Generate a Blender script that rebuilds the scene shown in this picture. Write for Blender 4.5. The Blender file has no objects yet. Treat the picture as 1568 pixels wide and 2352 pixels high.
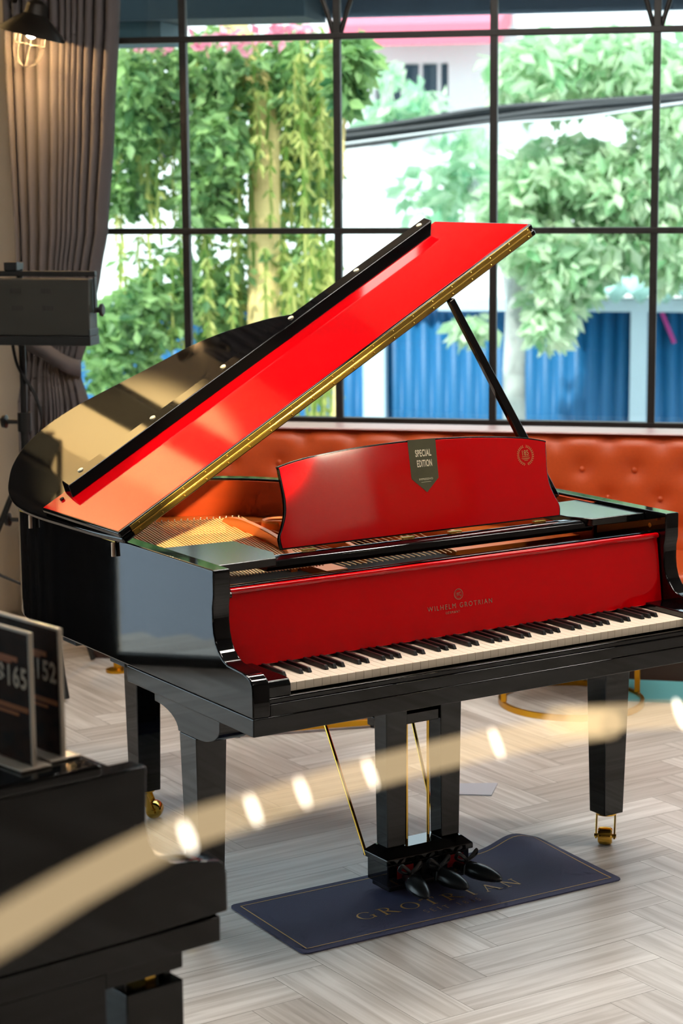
import bpy, math, random
from mathutils import Vector, Matrix
random.seed(7)
SC = bpy.context.scene
COL = SC.collection
R = math.radians

# ------------------------------------------------------------------ camera
PHI = R(44.5)                      # the piano stands turned by this in the room
CAM = Vector((1.092, -4.508, 1.892))
YAW, PITCH, ROLL = R(-12.032), R(-9.4174), R(-0.4508)
FPX = 4686.84
_f = Vector((math.sin(YAW)*math.cos(PITCH), math.cos(YAW)*math.cos(PITCH), math.sin(PITCH)))
_r0 = Vector((math.cos(YAW), -math.sin(YAW), 0)); _u0 = _r0.cross(_f)
_r = _r0*math.cos(ROLL)+_u0*math.sin(ROLL); _u = -_r0*math.sin(ROLL)+_u0*math.cos(ROLL)
cam = bpy.data.cameras.new('camera'); camo = bpy.data.objects.new('camera', cam); COL.objects.link(camo)
camo.matrix_world = Matrix(((_r.x,_u.x,-_f.x,CAM.x),(_r.y,_u.y,-_f.y,CAM.y),(_r.z,_u.z,-_f.z,CAM.z),(0,0,0,1)))
cam.sensor_fit = 'VERTICAL'; cam.sensor_height = 36; cam.sensor_width = 24
cam.lens = 36*FPX/2352
cam.clip_start = 0.05; cam.clip_end = 200
cam.dof.use_dof = True; cam.dof.focus_distance = 5.2; cam.dof.aperture_fstop = 4.4
SC.camera = camo

def at(u, v, Y):
    """the room point seen at photo pixel u,v on the plane y = Y"""
    d = _f + _r*((u-784)/FPX) - _u*((v-1176)/FPX)
    return CAM + d*((Y-CAM.y)/d.y)
def atd(u, v, dist):
    return CAM + (_f + _r*((u-784)/FPX) - _u*((v-1176)/FPX))*dist
def atz(u, v, z):
    d = _f + _r*((u-784)/FPX) - _u*((v-1176)/FPX)
    return CAM + d*((z-CAM.z)/d.z)

# ------------------------------------------------------------------ world, sun, exposure
W = bpy.data.worlds.new('sky'); SC.world = W; W.use_nodes = True
bg = W.node_tree.nodes['Background']; bg.inputs[0].default_value = (0.80, 0.92, 1.0, 1); bg.inputs[1].default_value = 2.6
sun = bpy.data.lights.new('sun', 'SUN'); sun.energy = 5.5; sun.angle = R(2); sun.color = (1, .96, .88)
suno = bpy.data.objects.new('sun', sun); COL.objects.link(suno)
suno.rotation_euler = (R(42), R(8), R(-25))
SC.view_settings.view_transform = 'Standard'; SC.view_settings.look = 'None'
SC.view_settings.exposure = 0.0; SC.view_settings.gamma = 1.0; SC.view_settings.use_curve_mapping = False
SC.cycles.max_bounces = 7; SC.cycles.diffuse_bounces = 3; SC.cycles.glossy_bounces = 3
SC.cycles.use_adaptive_sampling = True; SC.cycles.adaptive_threshold = .08; SC.cycles.adaptive_min_samples = 12
SC.cycles.transparent_max_bounces = 16; SC.cycles.transmission_bounces = 4
SC.cycles.sample_clamp_indirect = 6.0; SC.cycles.caustics_reflective = False; SC.cycles.caustics_refractive = False
SC.cycles.use_denoising = True

# ------------------------------------------------------------------ materials
def lin(c):
    f = lambda x: x/12.92 if x <= .04045 else ((x+.055)/1.055)**2.4
    return tuple(f(x/255) for x in c[:3])+(1,)
MATS = {}
def mat(name, rgb, rough=.5, metal=0, spec=.5, coat=0, bump=None, var=None, ior=None):
    m = bpy.data.materials.new(name); m.use_nodes = True
    nt = m.node_tree; b = nt.nodes['Principled BSDF']
    c = lin(rgb)
    b.inputs['Base Color'].default_value = c; b.inputs['Roughness'].default_value = rough
    b.inputs['Metallic'].default_value = metal; b.inputs['Specular IOR Level'].default_value = spec
    b.inputs['Coat Weight'].default_value = coat; b.inputs['Coat Roughness'].default_value = .02
    if ior: b.inputs['IOR'].default_value = ior
    if bump or var:
        tc = nt.nodes.new('ShaderNodeTexCoord'); mp = nt.nodes.new('ShaderNodeMapping')
        nt.links.new(tc.outputs['Object'], mp.inputs[0])
        nz = nt.nodes.new('ShaderNodeTexNoise'); nt.links.new(mp.outputs[0], nz.inputs['Vector'])
        sc = (bump or var)[0]; nz.inputs['Scale'].default_value = 1; nz.inputs['Detail'].default_value = 5
        mp.inputs['Scale'].default_value = sc if isinstance(sc, tuple) else (sc, sc, sc)
        if var:
            rp = nt.nodes.new('ShaderNodeValToRGB'); rp.color_ramp.elements[0].position = .3; rp.color_ramp.elements[1].position = .7
            rp.color_ramp.elements[0].color = tuple(x*(1-var[1]) for x in c[:3])+(1,)
            rp.color_ramp.elements[1].color = tuple(min(1, x*(1+var[1])) for x in c[:3])+(1,)
            nt.links.new(nz.outputs[0], rp.inputs[0]); nt.links.new(rp.outputs[0], b.inputs['Base Color'])
        if bump:
            bp = nt.nodes.new('ShaderNodeBump'); bp.inputs['Strength'].default_value = bump[1]; bp.inputs['Distance'].default_value = .005
            nt.links.new(nz.outputs[0], bp.inputs['Height']); nt.links.new(bp.outputs[0], b.inputs['Normal'])
    MATS[name] = m; return m
def emis(name, rgb, strength):
    m = bpy.data.materials.new(name); m.use_nodes = True; nt = m.node_tree
    nt.nodes.remove(nt.nodes['Principled BSDF']); e = nt.nodes.new('ShaderNodeEmission')
    e.inputs[0].default_value = lin(rgb); e.inputs[1].default_value = strength
    nt.links.new(e.outputs[0], nt.nodes['Material Output'].inputs[0]); return m
def glass(name, tint=(1, 1, 1), refl=1.0):
    """thin pane: lets light through straight, mirrors by Fresnel"""
    m = bpy.data.materials.new(name); m.use_nodes = True; nt = m.node_tree
    nt.nodes.remove(nt.nodes['Principled BSDF'])
    t = nt.nodes.new('ShaderNodeBsdfTransparent'); t.inputs[0].default_value = tint+(1,)
    g = nt.nodes.new('ShaderNodeBsdfGlossy'); g.inputs['Roughness'].default_value = .01
    fr = nt.nodes.new('ShaderNodeFresnel'); fr.inputs[0].default_value = 1.45
    mu = nt.nodes.new('ShaderNodeMath'); mu.operation = 'MULTIPLY'; mu.inputs[1].default_value = refl
    mx = nt.nodes.new('ShaderNodeMixShader')
    nt.links.new(fr.outputs[0], mu.inputs[0]); nt.links.new(mu.outputs[0], mx.inputs[0])
    nt.links.new(t.outputs[0], mx.inputs[1]); nt.links.new(g.outputs[0], mx.inputs[2])
    nt.links.new(mx.outputs[0], nt.nodes['Material Output'].inputs[0]); return m
def toned(name, a, b_, rough=.6, trans=0, grain=False, spec=.5):
    """colour picked per face from the attribute 'tone'"""
    m = bpy.data.materials.new(name); m.use_nodes = True; nt = m.node_tree; b = nt.nodes['Principled BSDF']
    at_ = nt.nodes.new('ShaderNodeAttribute'); at_.attribute_name = 'tone'
    rp = nt.nodes.new('ShaderNodeValToRGB'); rp.color_ramp.elements[0].color = lin(a); rp.color_ramp.elements[1].color = lin(b_)
    nt.links.new(at_.outputs['Fac'], rp.inputs[0]); out = rp.outputs[0]
    b.inputs['Roughness'].default_value = rough; b.inputs['Specular IOR Level'].default_value = spec
    if grain:
        uv = nt.nodes.new('ShaderNodeUVMap'); mp = nt.nodes.new('ShaderNodeMapping'); nt.links.new(uv.outputs[0], mp.inputs[0])
        mp.inputs['Scale'].default_value = (2.2, 46, 1)
        nz = nt.nodes.new('ShaderNodeTexNoise'); nz.inputs['Scale'].default_value = 1; nz.inputs['Detail'].default_value = 7; nz.inputs['Distortion'].default_value = .6
        nt.links.new(mp.outputs[0], nz.inputs['Vector'])
        mp2 = nt.nodes.new('ShaderNodeMapping'); nt.links.new(uv.outputs[0], mp2.inputs[0]); mp2.inputs['Scale'].default_value = (1.6, 7, 1)
        nz2 = nt.nodes.new('ShaderNodeTexNoise'); nz2.inputs['Scale'].default_value = 1; nz2.inputs['Detail'].default_value = 4
        nt.links.new(mp2.outputs[0], nz2.inputs['Vector'])
        r2 = nt.nodes.new('ShaderNodeValToRGB'); r2.color_ramp.elements[0].position = .33; r2.color_ramp.elements[0].color = (.62, .58, .54, 1)
        r2.color_ramp.elements[1].position = .62; r2.color_ramp.elements[1].color = (1.06, 1.06, 1.06, 1)
        nt.links.new(nz.outputs[0], r2.inputs[0])
        r3 = nt.nodes.new('ShaderNodeValToRGB'); r3.color_ramp.elements[0].position = .3; r3.color_ramp.elements[0].color = (.78, .76, .74, 1)
        r3.color_ramp.elements[1].position = .6; r3.color_ramp.elements[1].color = (1, 1, 1, 1)
        nt.links.new(nz2.outputs[0], r3.inputs[0])
        for rr in (r2, r3):
            mx = nt.nodes.new('ShaderNodeMix'); mx.data_type = 'RGBA'; mx.blend_type = 'MULTIPLY'; mx.inputs['Factor'].default_value = .75
            nt.links.new(out, mx.inputs['A']); nt.links.new(rr.outputs[0], mx.inputs['B']); out = mx.outputs['Result']
    nt.links.new(out, b.inputs['Base Color'])
    if trans:
        tr = nt.nodes.new('ShaderNodeBsdfTranslucent'); nt.links.new(out, tr.inputs[0])
        ms = nt.nodes.new('ShaderNodeMixShader'); ms.inputs[0].default_value = trans
        nt.links.new(b.outputs[0], ms.inputs[1]); nt.links.new(tr.outputs[0], ms.inputs[2])
        nt.links.new(ms.outputs[0], nt.nodes['Material Output'].inputs[0])
    return m

BLACK = mat('black_lacquer', (7, 7, 8), .035, spec=.55)
BLACK2 = mat('black_lacquer_near', (7, 7, 7), .06, spec=.55)
RED = mat('red_lacquer', (200, 2, 10), .06, spec=.5)
BRASS = mat('brass', (204, 170, 84), .3, 1)
BRASSB = mat('polished_brass', (236, 190, 84), .12, 1)
IVORY = mat('ivory_key', (243, 228, 206), .25)
EBONY = mat('ebony_key', (16, 15, 16), .38)
PLATE = mat('bronze_plate', (226, 120, 44), .36, .55)
STRING = mat('steel_string', (255, 214, 156), .45, .35)
COPPER = mat('copper_wound', (226, 140, 86), .3, 1)
VENEER = mat('inner_rim_veneer', (208, 76, 24), .4, var=((2, 2, 14), .12))
SOUND = mat('soundboard_spruce', (150, 52, 22), .5, var=((40, 2, 2), .15))
DARKFELT = mat('dark_felt', (22, 20, 20), .9)
REDFELT = mat('red_felt', (150, 22, 28), .95)
SATIN = mat('satin_black', (16, 17, 17), .22, spec=.7)
LEATHER = mat('pedal_cover_leather', (34, 38, 40), .3)
PINKW = mat('pale_hinge_tip', (226, 190, 160), .3, .4)
CREAMW = mat('cream_bumper', (240, 226, 190), .4)
OLIVE = mat('olive_ribbon', (78, 76, 52), .35, var=((14, 14, 14), .15))
CREAMT = mat('cream_lettering', (238, 226, 196), .5)
GOLDT = mat('gold_lettering', (214, 176, 112), .35, .6)
DIMGOLD = mat('foil_lettering', (222, 190, 160), .2, .8)
MATB = mat('navy_mat_fabric', (82, 85, 118), .75, bump=(420, .25), var=((60, 60, 60), .06))
MATE = mat('mat_rubber_edge', (38, 38, 42), .8)
MATGOLD = mat('mat_gold_print', (232, 186, 108), .5)
GOLD = mat('gold_frame', (206, 150, 36), .28, .9)
ORANGE = mat('orange_leather', (190, 76, 26), .42, bump=(160, .12), var=((3, 3, 3), .06))
CURT = mat('grey_curtain_cloth', (84, 79, 80), .85, bump=((300, 300, 300), .2))
WALL = mat('cream_plaster', (206, 192, 172), .8, bump=(60, .08))
WALLW = mat('white_plaster', (190, 184, 178), .8)
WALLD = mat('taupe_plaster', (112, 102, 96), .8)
CEIL = mat('grey_ceiling_paint', (150, 150, 150), .9)
FRAME = mat('dark_window_steel', (22, 19, 17), .5)
SILL = mat('white_sill', (214, 222, 236), .5)
GLASS = glass('window_glass', (.94, .985, .985), .9)
ACRYL = mat('acrylic_edge', (226, 214, 196), .25)
CARD = mat('dark_menu_card', (52, 30, 18), .5, spec=.06, var=((14, 14, 26), .7))
CARDT = mat('card_print', (226, 210, 186), .5)
CARDO = mat('card_orange_print', (196, 108, 36), .5)
STUDIO = mat('studio_lamp_housing', (42, 40, 34), .5, var=((6, 6, 6), .1))
STUDIOB = mat('studio_lamp_black', (18, 17, 16), .45)
VENT = mat('vent_slots', (34, 32, 28), .6, var=((180, 1, 1), .5))
METALD = mat('dark_lamp_metal', (38, 34, 30), .4, .6)
BULB = emis('lamp_bulb_glow', (255, 206, 140), 3000)
WIRE = mat('cage_wire', (30, 24, 18), .6)
DIFF = emis('fill_diffuser', (255, 247, 236), 46)
WARMD = emis('warm_spot_glow', (255, 196, 110), 60)
PAPER = mat('pale_sheet', (196, 202, 214), .3)

# ------------------------------------------------------------------ mesh helpers
LOC = {}
class MB:
    def __init__(s): s.v = []; s.f = []; s.tone = []; s.uv = []
    def add(s, vs, fs):
        n = len(s.v); s.v += [tuple(p) for p in vs]; s.f += [tuple(i+n for i in f) for f in fs]; return s
    def box(s, x0, x1, y0, y1, z0, z1):
        v = [(x, y, z) for x in (x0, x1) for y in (y0, y1) for z in (z0, z1)]
        return s.add(v, [(0,1,3,2),(4,6,7,5),(0,4,5,1),(2,3,7,6),(0,2,6,4),(1,5,7,3)])
    def obox(s, c, ax, ay, az, hx, hy, hz):
        c = Vector(c); v = [c+Vector(ax)*(i*hx)+Vector(ay)*(j*hy)+Vector(az)*(k*hz) for i in (-1,1) for j in (-1,1) for k in (-1,1)]
        return s.add(v, [(0,1,3,2),(4,6,7,5),(0,4,5,1),(2,3,7,6),(0,2,6,4),(1,5,7,3)])
    def prism(s, lo, hi):
        n = len(lo)
        return s.add(list(lo)+list(hi), [tuple(range(n))[::-1], tuple(range(n, 2*n))]+[(i,(i+1)%n,(i+1)%n+n,i+n) for i in range(n)])
    def tube(s, pts, r, n=10, caps=True, closed=False, flat=1.0):
        pts = [Vector(p) for p in pts]; m = len(pts)
        rs = r if isinstance(r, (list, tuple)) else [r]*m
        tan = []
        for i in range(m):
            a = pts[(i-1) % m] if (closed or i) else pts[0]; b = pts[(i+1) % m] if (closed or i < m-1) else pts[-1]
            tan.append((b-a).normalized())
        up = Vector((0,0,1)) if abs(tan[0].z) < .9 else Vector((1,0,0))
        nx = tan[0].cross(up).normalized(); vs = []
        for i in range(m):
            nx = (nx - tan[i]*nx.dot(tan[i])).normalized(); ny = tan[i].cross(nx)
            for k in range(n):
                t = 2*math.pi*k/n
                vs.append(pts[i]+nx*(math.cos(t)*rs[i])+ny*(math.sin(t)*rs[i]*flat))
        fs = []
        for i in range(m if closed else m-1):
            j = (i+1) % m
            for k in range(n): fs.append((i*n+k, i*n+(k+1)%n, j*n+(k+1)%n, j*n+k))
        if caps and not closed: fs += [tuple(range(n))[::-1], tuple(range((m-1)*n, m*n))]
        return s.add(vs, fs)
    def lathe(s, prof, c=(0,0,0), n=24, axis='z', close=False):
        vs = []
        for (r, z) in prof:
            for k in range(n):
                t = 2*math.pi*k/n; p = (r*math.cos(t), r*math.sin(t), z)
                if axis == 'x': p = (p[2], p[0], p[1])
                if axis == 'y': p = (p[0], p[2], p[1])
                vs.append((c[0]+p[0], c[1]+p[1], c[2]+p[2]))
        fs = []; m = len(prof)
        for i in range(m if close else m-1):
            j = (i+1) % m
            for k in range(n): fs.append((i*n+k, i*n+(k+1)%n, j*n+(k+1)%n, j*n+k))
        if not close: fs += [tuple(range(n))[::-1], tuple(range((m-1)*n, m*n))]
        return s.add(vs, fs)
    def ball(s, c, r, n=12, m=8, sc=(1,1,1)):
        prof = [(max(1e-4, r*math.sin(math.pi*i/m)), -r*math.cos(math.pi*i/m)) for i in range(m+1)]
        k = len(s.v); s.lathe(prof, (0,0,0), n)
        for i in range(k, len(s.v)):
            p = s.v[i]; s.v[i] = (c[0]+p[0]*sc[0], c[1]+p[1]*sc[1], c[2]+p[2]*sc[2])
        return s
    def xform(s, M, k=0):
        for i in range(k, len(s.v)): s.v[i] = tuple(M @ Vector(s.v[i]))
        return s
    def build(s, name, m, parent=None, bevel=0, seg=2, smooth=True, ang=32):
        me = bpy.data.meshes.new(name)
        vs = s.v
        if parent is not None:
            top = parent
            while top.parent: top = top.parent
            if top.name in LOC: o_ = LOC[top.name]; vs = [(p[0]-o_[0], p[1]-o_[1], p[2]-o_[2]) for p in vs]
        me.from_pydata(vs, [], s.f); me.update()
        bm_fix(me)
        if s.tone:
            a = me.attributes.new('tone', 'FLOAT', 'FACE'); a.data.foreach_set('value', s.tone)
        if s.uv:
            l = me.uv_layers.new(name='UVMap'); l.data.foreach_set('uv', [c for p in s.uv for c in p])
        me.materials.append(m)
        if smooth:
            me.polygons.foreach_set('use_smooth', [True]*len(me.polygons)); me.set_sharp_from_angle(angle=R(ang))
        o = bpy.data.objects.new(name, me); COL.objects.link(o)
        if parent is not None: o.parent = parent
        if bevel:
            b = o.modifiers.new('bevel', 'BEVEL'); b.width = bevel; b.segments = seg; b.limit_method = 'ANGLE'; b.angle_limit = R(ang); b.harden_normals = True
        return o
import bmesh
def bm_fix(me):
    if len(me.polygons) > 4000: return
    bm = bmesh.new(); bm.from_mesh(me); bmesh.ops.recalc_face_normals(bm, faces=bm.faces); bm.to_mesh(me); bm.free()
def tag(o, label, cat, group=None, kind=None):
    o['label'] = label; o['category'] = cat
    if group: o['group'] = group
    if kind: o['kind'] = kind
    return o
def struct(o): o['kind'] = 'structure'; return o
def thing(name, label, cat, loc=(0,0,0), rz=0, group=None):
    o = bpy.data.objects.new(name, None); COL.objects.link(o); o.empty_display_size = .1
    o.location = loc; o.rotation_euler = (0,0,rz); tag(o, label, cat, group)
    LOC[o.name] = tuple(loc); return o
def plabel(o, s): o['label'] = s; return o
def cat_rom(P, n=6, closed=False):
    P = [Vector(p) for p in P]; m = len(P); out = []
    for i in range(m if closed else m-1):
        g = (lambda k: P[k % m]) if closed else (lambda k: P[max(0, min(m-1, k))])
        a, b, c, d = g(i-1), g(i), g(i+1), g(i+2)
        for j in range(n):
            t = j/n; out.append(.5*((2*b)+(c-a)*t+(2*a-5*b+4*c-d)*t*t+(3*b-a-3*c+d)*t**3))
    if not closed: out.append(P[-1])
    return out
def text_verts(s, size, spacing=1.0, depth=.0004, bold=0):
    cu = bpy.data.curves.new('lettering', 'FONT'); cu.body = s; cu.size = size; cu.extrude = depth; cu.align_x = 'CENTER'; cu.space_character = spacing; cu.offset = bold
    o = bpy.data.objects.new('lettering', cu); COL.objects.link(o)
    dg = bpy.context.evaluated_depsgraph_get(); me = bpy.data.meshes.new_from_object(o.evaluated_get(dg))
    v = [tuple(p.co) for p in me.vertices]; f = [tuple(p.vertices) for p in me.polygons]
    bpy.data.objects.remove(o); bpy.data.curves.remove(cu); bpy.data.meshes.remove(me)
    x0 = min(p[0] for p in v); x1 = max(p[0] for p in v)
    return v, f, x0, x1
def put_text(mb, s, org, ex, ey, en, width, height, spacing=1.0, bold=0):
    """letters s inside width x height, lower left corner at org"""
    v, f, x0, x1 = text_verts(s, 1.0, spacing=spacing, depth=0, bold=bold)
    y0 = min(p[1] for p in v); y1 = max(p[1] for p in v)
    org, ex, ey, en = Vector(org), Vector(ex), Vector(ey), Vector(en)
    mb.add([org+ex*((p[0]-x0)/(x1-x0)*width)+ey*((p[1]-y0)/(y1-y0)*height)+en*.0006 for p in v], f)

# ------------------------------------------------------------------ room shell
YB = 3.70                          # inner face of the window wall
XL, XR, YF, ZC = -3.0, 4.3, -7.2, 3.45
def herringbone():
    mb = MB(); w, L = .1415, .6200; k = 4; L = w*k+.0015*0 + .054
    L = w*k; c = math.cos(R(45)); rnd = random.Random(3)
    def quad(p, d, n, l, ww, t):
        i = len(mb.v); q = .0006
        a = [p+d*q+n*q, p+d*(l-q)+n*q, p+d*(l-q)+n*(ww-q), p+d*q+n*(ww-q)]
        mb.v += [(x.x, x.y, 0) for x in a]; mb.f.append((i, i+1, i+2, i+3)); mb.tone.append(t)
        o = rnd.random()*50; o2 = rnd.random()*50
        mb.uv += [(o, o2), (o+l, o2), (o+l, o2+ww), (o, o2+ww)]
    d1 = Vector((c, c, 0)); d2 = Vector((-c, c, 0))
    # lattice: every plank pair repeats by (w,w) steps along the zigzag and by L across
    for i in range(-60, 60):
        for j in range(-14, 14):
            o = Vector((.460, -.121, 0)) + (d1+d2)*(w*i) + (d1-d2)*(L*j)
            if not (XL-1 < o.x < XR+1 and YF-1 < o.y < YB+1): continue
            quad(o, d1, d2, L, w, rnd.random())                       # running up to the right
            quad(o+d1*0-d2*0+d1*L-d2*(L-w)*1, d2, d1, L, w, rnd.random())  # running up to the left
    return mb
fl = herringbone()
FLOORM = toned('herringbone_planks', (200, 193, 187), (234, 230, 226), .34, grain=True, spec=.5)
base = MB().box(XL-.2, XR+.2, YF-.2, YB+.3, -.06, -.002).build('floor', mat('floor_joint', (96, 88, 80), .8), smooth=False); struct(base)
flo = fl.build('herringbone_boards', FLOORM, base, smooth=False); 

wb = MB()
WX0, WX1, WZ0, WZ1 = -2.03, 3.4, .42, 3.1
wb.box(XL-.2, WX0, YB, YB+.22, 0, ZC); wb.box(WX1, XR+.2, YB, YB+.22, 0, ZC)
wb.box(WX0, WX1, YB, YB+.22, 0, WZ0); wb.box(WX0, WX1, YB, YB+.22, WZ1, ZC)
struct(wb.build('wall_back', WALL, smooth=False))
wl = MB(); LY0, LY1, LZ1 = -1.6, 1.32, 2.5
wl.box(XL-.2, XL, YF-.2, LY0, 0, ZC); wl.box(XL-.2, XL, LY1, YB, 0, ZC); wl.box(XL-.2, XL, LY0, LY1, LZ1, ZC)
struct(wl.build('wall_left', WALL, smooth=False))
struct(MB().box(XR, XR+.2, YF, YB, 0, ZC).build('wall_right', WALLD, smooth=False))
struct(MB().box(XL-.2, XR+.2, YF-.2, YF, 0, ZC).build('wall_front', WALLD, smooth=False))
struct(MB().box(XL-.2, XR+.2, YF-.2, YB+.22, ZC, ZC+.2).build('ceiling', CEIL, smooth=False))

# big steel window behind the piano
wf = MB(); YW = YB+.05
cols = [-1.963, -1.317, -.671, -.032, .610, 1.25, 1.89, 2.53, 3.17]
rails = [.47, .880, 1.660, 2.439, 3.06]
for i, x in enumerate(cols): wf.box(x-.0145, x+.0145, YW-.02, YW+.02, WZ0, WZ1)
for z in rails: wf.box(WX0, WX1, YW-.022, YW+.022, z-.0125, z+.0125)
wf.box(WX0, WX0+.03, YW-.025, YW+.025, WZ0, WZ1); wf.box(WX1-.03, WX1, YW-.025, YW+.025, WZ0, WZ1)
for x in (-.671, .610, 1.89):      # pairs of bars that fan out above the upper rail
    for s in (-1, 1):
        P = cat_rom([(x+s*.012, YW, 2.44), (x+s*.03, YW, 2.50), (x+s*.056, YW, 2.58), (x+s*.13, YW, 2.76), (x+s*.32, YW, 3.06)], 5)
        wf.tube(P, .0115, 6)
struct(wf.build('window_1', FRAME, bevel=.003))
gl = MB().box(WX0, WX1, YW-.003, YW+.003, WZ0, WZ1).build('window_pane', GLASS, bpy.data.objects['window_1'], smooth=False)
struct(MB().box(WX0, WX1, YB-.03, YB+.2, WZ0-.04, WZ0).build('trim_1', SILL, bevel=.004))
# daylight opening in the left wall, out of frame
w2 = MB()
for y in (LY0, LY0+.97, LY0+1.95, LY1): w2.box(XL-.12, XL-.07, y-.02, y+.02, 0, LZ1)
for z in (.02, 1.9, LZ1): w2.box(XL-.12, XL-.07, LY0, LY1, z-.02, z+.02)
o2 = struct(w2.build('window_2', FRAME))
MB().box(XL-.1, XL-.094, LY0, LY1, 0, LZ1).build('window_pane', GLASS, o2, smooth=False)

# ------------------------------------------------------------------ unseen lights added for the room
def fill_light(x, y, lx, ly, label):  # unseen ceiling fixtures, added to fill the room with light
    t = thing('fill_light', label, 'fill light', (x, y, ZC-.05), 0, 'added ceiling fill lights')
    MB().box(x-lx/2-.02, x+lx/2+.02, y-ly/2-.02, y+ly/2+.02, ZC-.05, ZC).build('housing', WALLW, t)
    MB().box(x-lx/2, x+lx/2, y-ly/2, y+ly/2, ZC-.056, ZC-.05).build('fill_panel', DIFF, t, smooth=False)
for x, y, lx, ly, lab in ((1.9, -2.8, .4, .08, 'short white fill light added on the ceiling right of the camera'), (3.3, -.9, .5, .09, 'white fill light added on the ceiling near the right wall'),
        (-.9, .7, 1.3, .24, 'white fill light added on the ceiling above the tail of the red piano'), (.9, .6, 1.3, .24, 'white fill light added on the ceiling over the keyboard of the red piano'),
        (2.6, 1.4, 1.3, .22, 'white fill light added on the ceiling by the right end of the window'), (.2, 2.2, 1.3, .24, 'white fill light added on the ceiling between red piano and window')):
    fill_light(x, y, lx, ly, lab)
def added_spot(p, target, power, label, cone=60, top=None):  # unseen spots, added to brighten the wall and the piano interior
    t = thing('added_spotlight', label, 'spotlight', p, 0)
    p = Vector(p); d = (Vector(target)-p).normalized()
    MB().tube([Vector((p.x,p.y,top or p.z+.16)), p+Vector((0,0,.02))], .012, 8).build('added_spot_stem', METALD, t)
    MB().tube([p-d*.06, p+d*.06], .045, 16).build('added_spot_can', METALD, t)
    l = bpy.data.lights.new('added_spot_lamp', 'SPOT'); l.energy = power; l.color = (1, .77, .37); l.spot_size = R(cone); l.spot_blend = .5; l.shadow_soft_size = .03
    lo = bpy.data.objects.new('added_spot_lamp', l); COL.objects.link(lo); lo.location = p+d*.07; lo.rotation_euler = d.to_track_quat('-Z', 'Y').to_euler()
added_spot((-2.2, 1.9, ZC-.17), (-2.95, 3.6, 2.98), 950, 'warm spot added on the ceiling to wash the wall left of the curtain', 42)
added_spot((2.53, -1.72, ZC-.17), (-.62, 1.22, 1.07), 1700, 'narrow warm spot added right of the camera to light the inner rim', 6.5)
added_spot((1.74, -3.34, ZC-.17), (-.536, 1.016, .905), 7500, 'narrow warm spot added nearest the camera to light piano strings', 4.9)

# ------------------------------------------------------------------ the red and black grand piano
A, WK = .1118, 1.2246              # left side at -A, keyboard width
PX0, PX1 = -A, WK+A
piano = thing('grand_piano', 'black and red lacquered grand piano with its lid raised, keyboard open', 'piano', (0,0,0), PHI)
prof = [(.149,.975),(.149,.912),(.152,.897),(.155,.885),(.155,.850),(.152,.825),(.143,.800),(.130,.783),(.112,.769),(.089,.760),(.055,.7575),(.020,.7555),(-.004,.751),(-.017,.744),(-.026,.733),(-.0295,.718),(-.0295,.654)]
def lid_outline():
    P = [(-.004,.60),(-.012,.75),(-.015,.95),(-.016,1.10),(-.010,1.215),(.006,1.31),(.037,1.399),(.076,1.471),(.127,1.548),(.190,1.612),(.245,1.646),(.303,1.664),(.37,1.666),(.466,1.644),(.601,1.580),(.70,1.535),(.78,1.500),(.861,1.436),(.918,1.362),(.968,1.28),(1.006,1.18),(1.05,1.09),(1.13,1.02),(1.24,.965),(1.35,.90),(1.43,.83),(1.48,.74),(1.500,.66),(1.503,.60)]
    return cat_rom([(x, y, 0) for x, y in P], 4)
def rim_outline():
    P = [(.2),]; L = [(0,.2),(0,.5),(0,.9),(0,1.08),(.006,1.20),(.018,1.29),(.046,1.38),(.085,1.452),(.135,1.528),(.196,1.590),(.248,1.624),(.303,1.641),(.368,1.643),(.460,1.622),(.592,1.560),(.69,1.515),(.765,1.480),(.843,1.418),(.90,1.345),(.95,1.262),(.988,1.165),(1.035,1.070),(1.115,1.000),(1.22,.945),(1.32,.885),(1.395,.81)]
    Q = cat_rom([(x, y, 0) for x, y in L], 4)
    Q = [(PX0+p.x*(1.448/1.470), p.y) for p in Q]
    Q += [(p.x, p.y) for p in cat_rom([(Q[-1][0], Q[-1][1], 0), (PX1-.026,.745,0), (PX1-.004,.69,0), (PX1,.64,0)], 4)[1:]]
    Q += [(PX1,.45),(PX1,.2)]
    return Q
def offset(P, d):
    out = []
    for i, p in enumerate(P):
        a = P[max(0,i-1)]; b = P[min(len(P)-1,i+1)]; t = Vector((b[0]-a[0], b[1]-a[1])).normalized()
        out.append((p[0]+t.y*d, p[1]-t.x*d))
    return out
RO = rim_outline(); RI = offset(RO, .047)
def rim_mesh(ztop, zbot, prof, far_z=.667):
    mb = MB(); n = len(RO)
    vs = [(p[0],p[1],zbot) for p in RO]+[(p[0],p[1],ztop) for p in RO]+[(p[0],p[1],zbot) for p in RI]+[(p[0],p[1],ztop) for p in RI]
    fs = []
    for i in range(n-1):
        fs += [(i,i+1,n+i+1,n+i),(2*n+i,3*n+i,3*n+i+1,2*n+i+1),(n+i,n+i+1,3*n+i+1,3*n+i),(i,2*n+i,2*n+i+1,i+1)]
    mb.add(vs, fs)
    for (xa, xb) in ((PX0, PX0+.047), (PX1, PX1-.047)):      # the two arms with their scroll
        k = len(mb.v); m = len(prof)
        lo = [(xa,.2,ztop)]+[(xa,y,z) for y, z in prof]+[(xa,.2,zbot)]
        hi = [(xb,p[1],p[2]) for p in lo]; m = len(lo)
        mb.add(lo+hi, [tuple(range(m)), tuple(range(m,2*m))[::-1]]+[(i,i+1,i+1+m,i+m) for i in range(m-1)])
    return mb
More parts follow.
